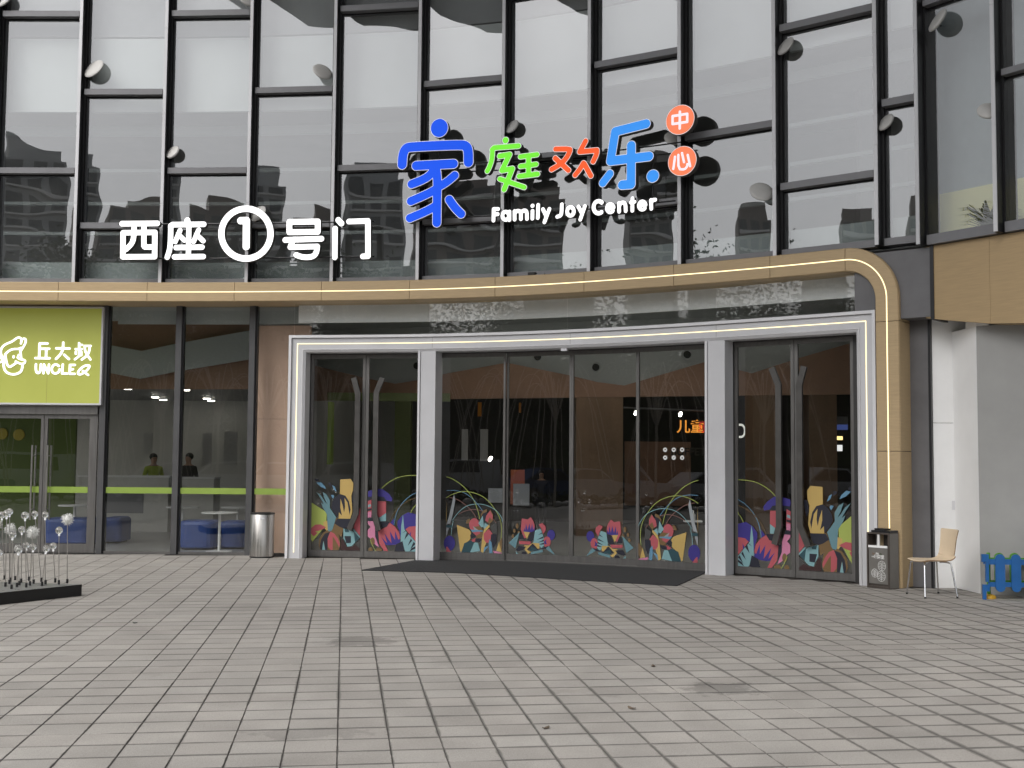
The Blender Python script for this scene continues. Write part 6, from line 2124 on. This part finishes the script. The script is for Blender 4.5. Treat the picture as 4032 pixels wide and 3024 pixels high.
# trees across the road
rt = random.Random(21)
def make_tree(h, r, seed):
    q = random.Random(seed)
    o = empty('street_tree', (0, 0, 0), None, 'tree', 'street trees across the road, mirrored in the glass')
    mb = MB(); mb.tube([(0, 0, 0), (.05, 0, h * .3), (0, .08, h * .6)], .16, 8, 0, .07)
    for k in range(7):
        t = q.uniform(0, 6.28); z = h * q.uniform(.3, .6)
        mb.tube([(0, 0, z), (math.cos(t) * r * .3, math.sin(t) * r * .3, z + h * .12), (math.cos(t) * r * .65, math.sin(t) * r * .65, z + h * .22)], .06, 6, 0, .02)
    mb.build('trunk', M['bark'], o)
    mb = MB()
    cl_ = [(Vector((q.gauss(0, .42) * r, q.gauss(0, .42) * r, h * .58 + q.gauss(0, .17) * h)), q.uniform(.30, .5) * r) for _ in range(34)]
    for c, cr2 in cl_:
        for k in range(420):
            d = Vector((q.gauss(0, 1), q.gauss(0, 1), q.gauss(0, .8)))
            p = c + d * cr2 * .5
            a = Vector((q.gauss(0, 1), q.gauss(0, 1), q.gauss(0, .5))).normalized(); b = a.orthogonal().normalized()
            s1 = q.uniform(.08, .16)
            mb.face([p - a * s1, p + b * s1 * .5, p + a * s1, p - b * s1 * .5])
    mb.build('crown', M['hedge'], o)
    return o
tp = [make_tree(9.6, 3.9, 1), make_tree(10.6, 4.3, 2)]
tlabs = ['first street tree beyond the cars, straight behind the viewer', 'second street tree, mirrored in the shop glass', 'third street tree, mirrored in the shop glass beside the peach panel', 'fourth street tree, mirrored in the left swing doors', 'fifth street tree, mirrored in the first sliding leaf', 'sixth street tree, mirrored in the second sliding leaf',
         'seventh street tree, mirrored in the third sliding leaf', 'eighth street tree, mirrored in the fourth sliding leaf', 'ninth street tree, mirrored in the left leaf of the right doors', 'tenth street tree, mirrored in the right leaf of the right doors', 'eleventh street tree, mirrored in the pale strip over the portal', 'twelfth street tree, at the far end of the row']
tpos = [(-26, -15.5), (-21, -17.2), (-16, -17.6), (-28.2, -10.2), (-31, -5.5), (-32.5, 0), (-33, 6), (-11, -17.8), (-24.2, -13), (-5, -17.8), (1, -17.6), (-33, 11.5)]
tlabs = ['street tree at the corner of the car park, mirrored at the far left', 'street tree behind the white van, mirrored in the shop glass', 'street tree behind the silver suv, mirrored beside the peach panel', 'street tree behind the black saloon, mirrored in the first sliding leaf', 'street tree mirrored in the third sliding leaf', 'street tree behind the white suv, mirrored in the fourth sliding leaf',
         'street tree behind the red saloon, mirrored in the right swing doors', 'street tree right of the silver suv in the row by the road', 'slightly nearer street tree, mirrored in the left swing doors', 'second last street tree of the row by the road', 'last street tree straight behind the viewer', 'street tree at the far end of the car park side row']
for k, ((tx, ty), lab) in enumerate(zip(tpos, tlabs)):
    o = tp[k] if k < 2 else copy_tree(tp[k % 2])
    o.location = (tx, ty, -.06)
    o.rotation_euler = (0, 0, k * 1.3)
    s_ = rt.uniform(.85, 1.2); o.scale = (s_, s_, s_)
    o['label'] = lab

# far belt of trees that reads as one dark mass beyond the street
q = random.Random(8)
mb = MB()
for k in range(120):
    a_ = R(178 + 95 * (k + .5) / 120); dd = 62 + q.uniform(-4, 4)
    p = Vector((-2 + math.sin(a_) * dd, 14 + math.cos(a_) * dd, 0))
    for j in range(3):
        r = q.uniform(2.0, 3.2)
        mb.ball(p + Vector((q.gauss(0, 1), q.gauss(0, 1), 1.6 + 2.4 * j + q.uniform(-.5, .5))), r, r, r * q.uniform(.75, 1.0), 9, 6)
    for j in range(260):
        d = Vector((q.gauss(0, 1.7), q.gauss(0, 1.7), q.uniform(.3, 9.2)))
        a2 = Vector((q.gauss(0, 1), q.gauss(0, 1), q.gauss(0, .5))).normalized(); b2 = a2.orthogonal().normalized(); s1 = q.uniform(.25, .5)
        c = p + d
        mb.face([c - a2 * s1, c + b2 * s1 * .5, c + a2 * s1, c - b2 * s1 * .5])
tag(mb.build('treeline', M['hedge'], loc=(-40, -30, 0)), 'dark belt of trees beyond the street, mirrored behind the parked cars', 'trees', kind='stuff')

def car(loc, rz, body, label, kind):
    o = empty('parked_car', loc, label, 'car', 'cars parked behind the viewer, mirrored in the glass')
    Mx = Matrix.Rotation(rz, 3, 'Z')
    def P(x, y, z): return Vector(loc) + Mx @ Vector((x, y, z))
    if kind == 'suv': low = [(-2.25, .35), (-2.25, .85), (-2.1, .98), (-.95, 1.02), (2.1, 1.02), (2.22, .8), (2.2, .35)]; top = [(-.95, 1.02), (-.35, 1.62), (1.85, 1.66), (2.1, 1.02)]
    elif kind == 'van': low = [(-2.4, .35), (-2.4, .9), (-2.2, 1.05), (-1.6, 1.12), (2.35, 1.12), (2.4, .35)]; top = [(-1.6, 1.12), (-.8, 1.85), (2.25, 1.9), (2.35, 1.12)]
    else: low = [(-2.3, .32), (-2.3, .68), (-2.1, .80), (-.9, .90), (1.6, .92), (2.25, .86), (2.3, .32)]; top = [(-.95, .90), (-.2, 1.40), (.95, 1.42), (1.7, .92)]
    mb = MB(); mb.prism([P(x, -.88, z) for x, z in low], Mx @ Vector((0, 1.76, 0)))
    bo_ = mb.build('body', body, o)
    mb = MB(); mb.prism([P(x, -.74, z + .001) for x, z in top], Mx @ Vector((0, 1.48, 0))); mb.build('cabin', body, o)
    mb = MB()
    c = sum(p[0] for p in top) / 4; zc = sum(p[1] for p in top) / 4
    ins = [(c + (x - c) * .88, zc + (z - zc) * .74) for x, z in top]
    mid = (ins[0][0] + ins[3][0]) / 2
    for sgn in (-1, 1):
        mb.prism([P(x, sgn * .735, z) for x, z in ins], Mx @ Vector((0, sgn * .02, 0)))
    mb.build('windows', M['car_glass'], o)
    mb = MB()
    a, b = top[0], top[1]
    mb.prism([P(a[0] + .04, -.66, a[1] + .05), P(a[0] + .04, .66, a[1] + .05), P(b[0] - .02, .6, b[1] - .05), P(b[0] - .02, -.6, b[1] - .05)], Mx @ Vector((-.03, 0, .02)))
    mb.build('windscreen', M['car_glass'], o)
    for x in (-1.4, 1.4):
        for sgn in (-1, 1):
            mb = MB(); mb.lathe(P(x, sgn * .72, .33), [(.33, 0), (.33, .2), (.2, .21)], 20, 0, Mx @ Vector((0, sgn, 0)))
            wh = mb.build('wheel', M['tyre'], o)
            mb = MB(); mb.lathe(P(x, sgn * .925, .33), [(.2, 0), (.19, .01), (.05, .02)], 14, 0, Mx @ Vector((0, sgn, 0))); mb.build('rim', M['silver'], wh)
    return o
M['car_white'] = mat('car_white', (.80, .80, .80), .25)
M['car_silver'] = mat('car_silver', (.58, .59, .60), .3, .1)
M['car_black'] = mat('car_black', (.02, .02, .022), .2)
M['car_red'] = mat('car_red', (.30, .03, .025), .25)
M['car_blue'] = mat('car_blue', (.04, .08, .2), .25)
cars = [(-22.4, -9.0, 0, 'car_white', 'van', 'white van mirrored in the left of the shop glass'), (-17.0, -9.2, 0, 'car_silver', 'suv', 'silver suv mirrored in the shop glass and the left swing doors'), (-12.0, -9.3, 180, 'car_black', 'sedan', 'black saloon standing alone at the right end of the car row'),
        (-22.3, -4.4, 100, 'car_blue', 'sedan', 'dark blue saloon mirrored in the first sliding leaf'), (-24.2, -.2, 84, 'car_silver', 'sedan', 'silver saloon mirrored in the third sliding leaf'), (-24.6, 3.6, 95, 'car_white', 'suv', 'white suv mirrored in the fourth sliding leaf and right doors'),
        (-25.6, 8.6, 90, 'car_red', 'sedan', 'red saloon at the far end of the car park'), (-6.5, -9.3, 0, 'car_white', 'sedan', 'white saloon parked behind the viewer by the road')]
for cx, cy, rz_, mk, kd, lab in cars:
    car(Vector((cx, cy, -.045)), R(rz_), M[mk], lab, kd)
# low hedge with pale stones along the car park edge
q = random.Random(4)
mb = MB()
for (x0, y0, x1, y1) in ((-19.0, 12, -19.0, -6.3), (-19.0, -6.3, -3, -6.3)):
    n_ = int(math.hypot(x1 - x0, y1 - y0) * 60)
    for k in range(n_):
        u = q.random()
        p = Vector((x0 + (x1 - x0) * u + q.gauss(0, .16), y0 + (y1 - y0) * u + q.gauss(0, .16), q.uniform(.02, .48)))
        a_ = Vector((q.gauss(0, 1), q.gauss(0, 1), q.gauss(0, .7))).normalized(); b_ = a_.orthogonal().normalized(); s1 = q.uniform(.06, .12)
        mb.face([p - a_ * s1, p + b_ * s1 * .6, p + a_ * s1, p - b_ * s1 * .6])
tag(mb.build('hedge', M['hedge'], loc=(-19, -6, 0)), 'low hedge edging the car park, mirrored low in the door glass', 'hedge')
mb = MB()
for k in range(160):
    u = q.random()
    if u < .55: p = Vector((-18.4 + q.gauss(0, .12), -6 + 18 * q.random(), .06))
    else: p = Vector((-18.4 + 15 * q.random(), -5.7 + q.gauss(0, .12), .06))
    r = q.uniform(.07, .17); mb.ball(p, r, r * q.uniform(.7, 1.1), r * .75, 7, 5)
tag(mb.build('pebbles', M['paper'], loc=(-18, -5, 0)), 'pale round stones along the low hedge, mirrored in the door glass', 'stones', kind='stuff')

# wire fountain sculptures
def fountain(loc, h, r, n_, seed, label):
    q = random.Random(seed)
    o = empty('wire_sculpture', loc, label, 'sculpture', 'wire fountain sculptures, mirrored in the glass')
    L_ = Vector(loc)
    mb = MB(); mb.tube([L_, L_ + UPZ * h * .8], .05, 8); mb.build('mast', M['wire'], o)
    for k in range(n_):
        t = 2 * math.pi * k / n_ + q.uniform(-.15, .15); rr = r * q.uniform(.7, 1.05); hh = h * q.uniform(.85, 1.05)
        pts = [L_ + Vector((math.cos(t) * rr * u, math.sin(t) * rr * u, h * .55 + (hh - h * .55) * math.sin(math.pi * min(1, u * 1.25 + .02)) if u < .4 else h * .55 + (hh - h * .55) * (1 - ((u - .4) / .6) ** 2 * 1.9))) for u in [i / 14 for i in range(15)]]
        mb = MB(); mb.tube(pts, .018, 5); mb.build('arc_wire', M['wire'], o)
fountain((-16.6, 1.2, 0), 5.4, 2.6, 15, 1, 'pale wire fountain sculpture mirrored in the sliding doors')
fountain((-18.0, 6.2, 0), 5.2, 2.4, 14, 2, 'pale wire fountain sculpture mirrored in the right swing doors')
fountain((-14.6, -2.6, 0), 5.2, 2.7, 15, 3, 'pale wire fountain sculpture mirrored in the shop glass')

# unseen lamps added to brighten the lobby and its bulkhead
for k, (t, o_) in enumerate(((.2, -6), (.4, -6), (.6, -6), (.8, -6), (.3, -1.6), (.5, -1.6), (.7, -1.6))):
    s = s_peach + (s_leg - s_peach) * t
    c = PC(s, o_, 4.30)
    o = empty('added_lobby_lamp', c, ['first', 'second', 'third', 'fourth', 'fifth', 'sixth', 'seventh'][k] + ' unseen lamp added to brighten the lobby, counted from the left front', 'lamp', 'unseen lamps added to brighten the lobby')
    mb = MB(); mb.lathe(c, [(.20, 0), (.22, .035)], 24); mb.build('lamp_lens', M['lamp'], o)
# flat lettering becomes plain meshes
dg = bpy.context.evaluated_depsgraph_get()
for o in [o for o in bpy.data.objects if o.type == 'FONT']:
    me = bpy.data.meshes.new_from_object(o.evaluated_get(dg))
    n = bpy.data.objects.new(o.name, me)
    nm = o.name
    COL.objects.link(n)
    n.parent = o.parent
    n.matrix_local = o.matrix_local
    for key in ('label', 'category'):
        if key in o: n[key] = o[key]
    cu = o.data
    bpy.data.objects.remove(o)
    n.name = nm

# a few fallen leaves and bits of litter on the paving
for k, (uv, r, lab) in enumerate((((2488, 2790), .024, 'dry fallen leaf on the paving in the middle foreground'), ((2149, 2868), .020, 'small curled leaf near the bottom edge of the paving'), ((532, 2454), .018, 'small dark speck of litter on the paving at left'), ((2572, 2624), .02, 'tiny dry leaf on the paving before the mat'))):
    c = gnd(uv, .002)
    q = random.Random(k)
    mb = MB()
    ang = q.uniform(0, 6.28)
    d = Vector((math.cos(ang), math.sin(ang), 0)); s2 = Vector((-d.y, d.x, 0))
    top = [c + d * (r * math.cos(t)) * 1.6 + s2 * (r * math.sin(t) * .8) + UPZ * (.006 + .006 * math.cos(2 * t)) for t in [i * 6.28 / 10 for i in range(10)]]
    mb.prism(top, UPZ * .0015)
    tag(mb.build('fallen_leaf', M['bark'] if k != 2 else M['black'], loc=c), lab, 'leaf')
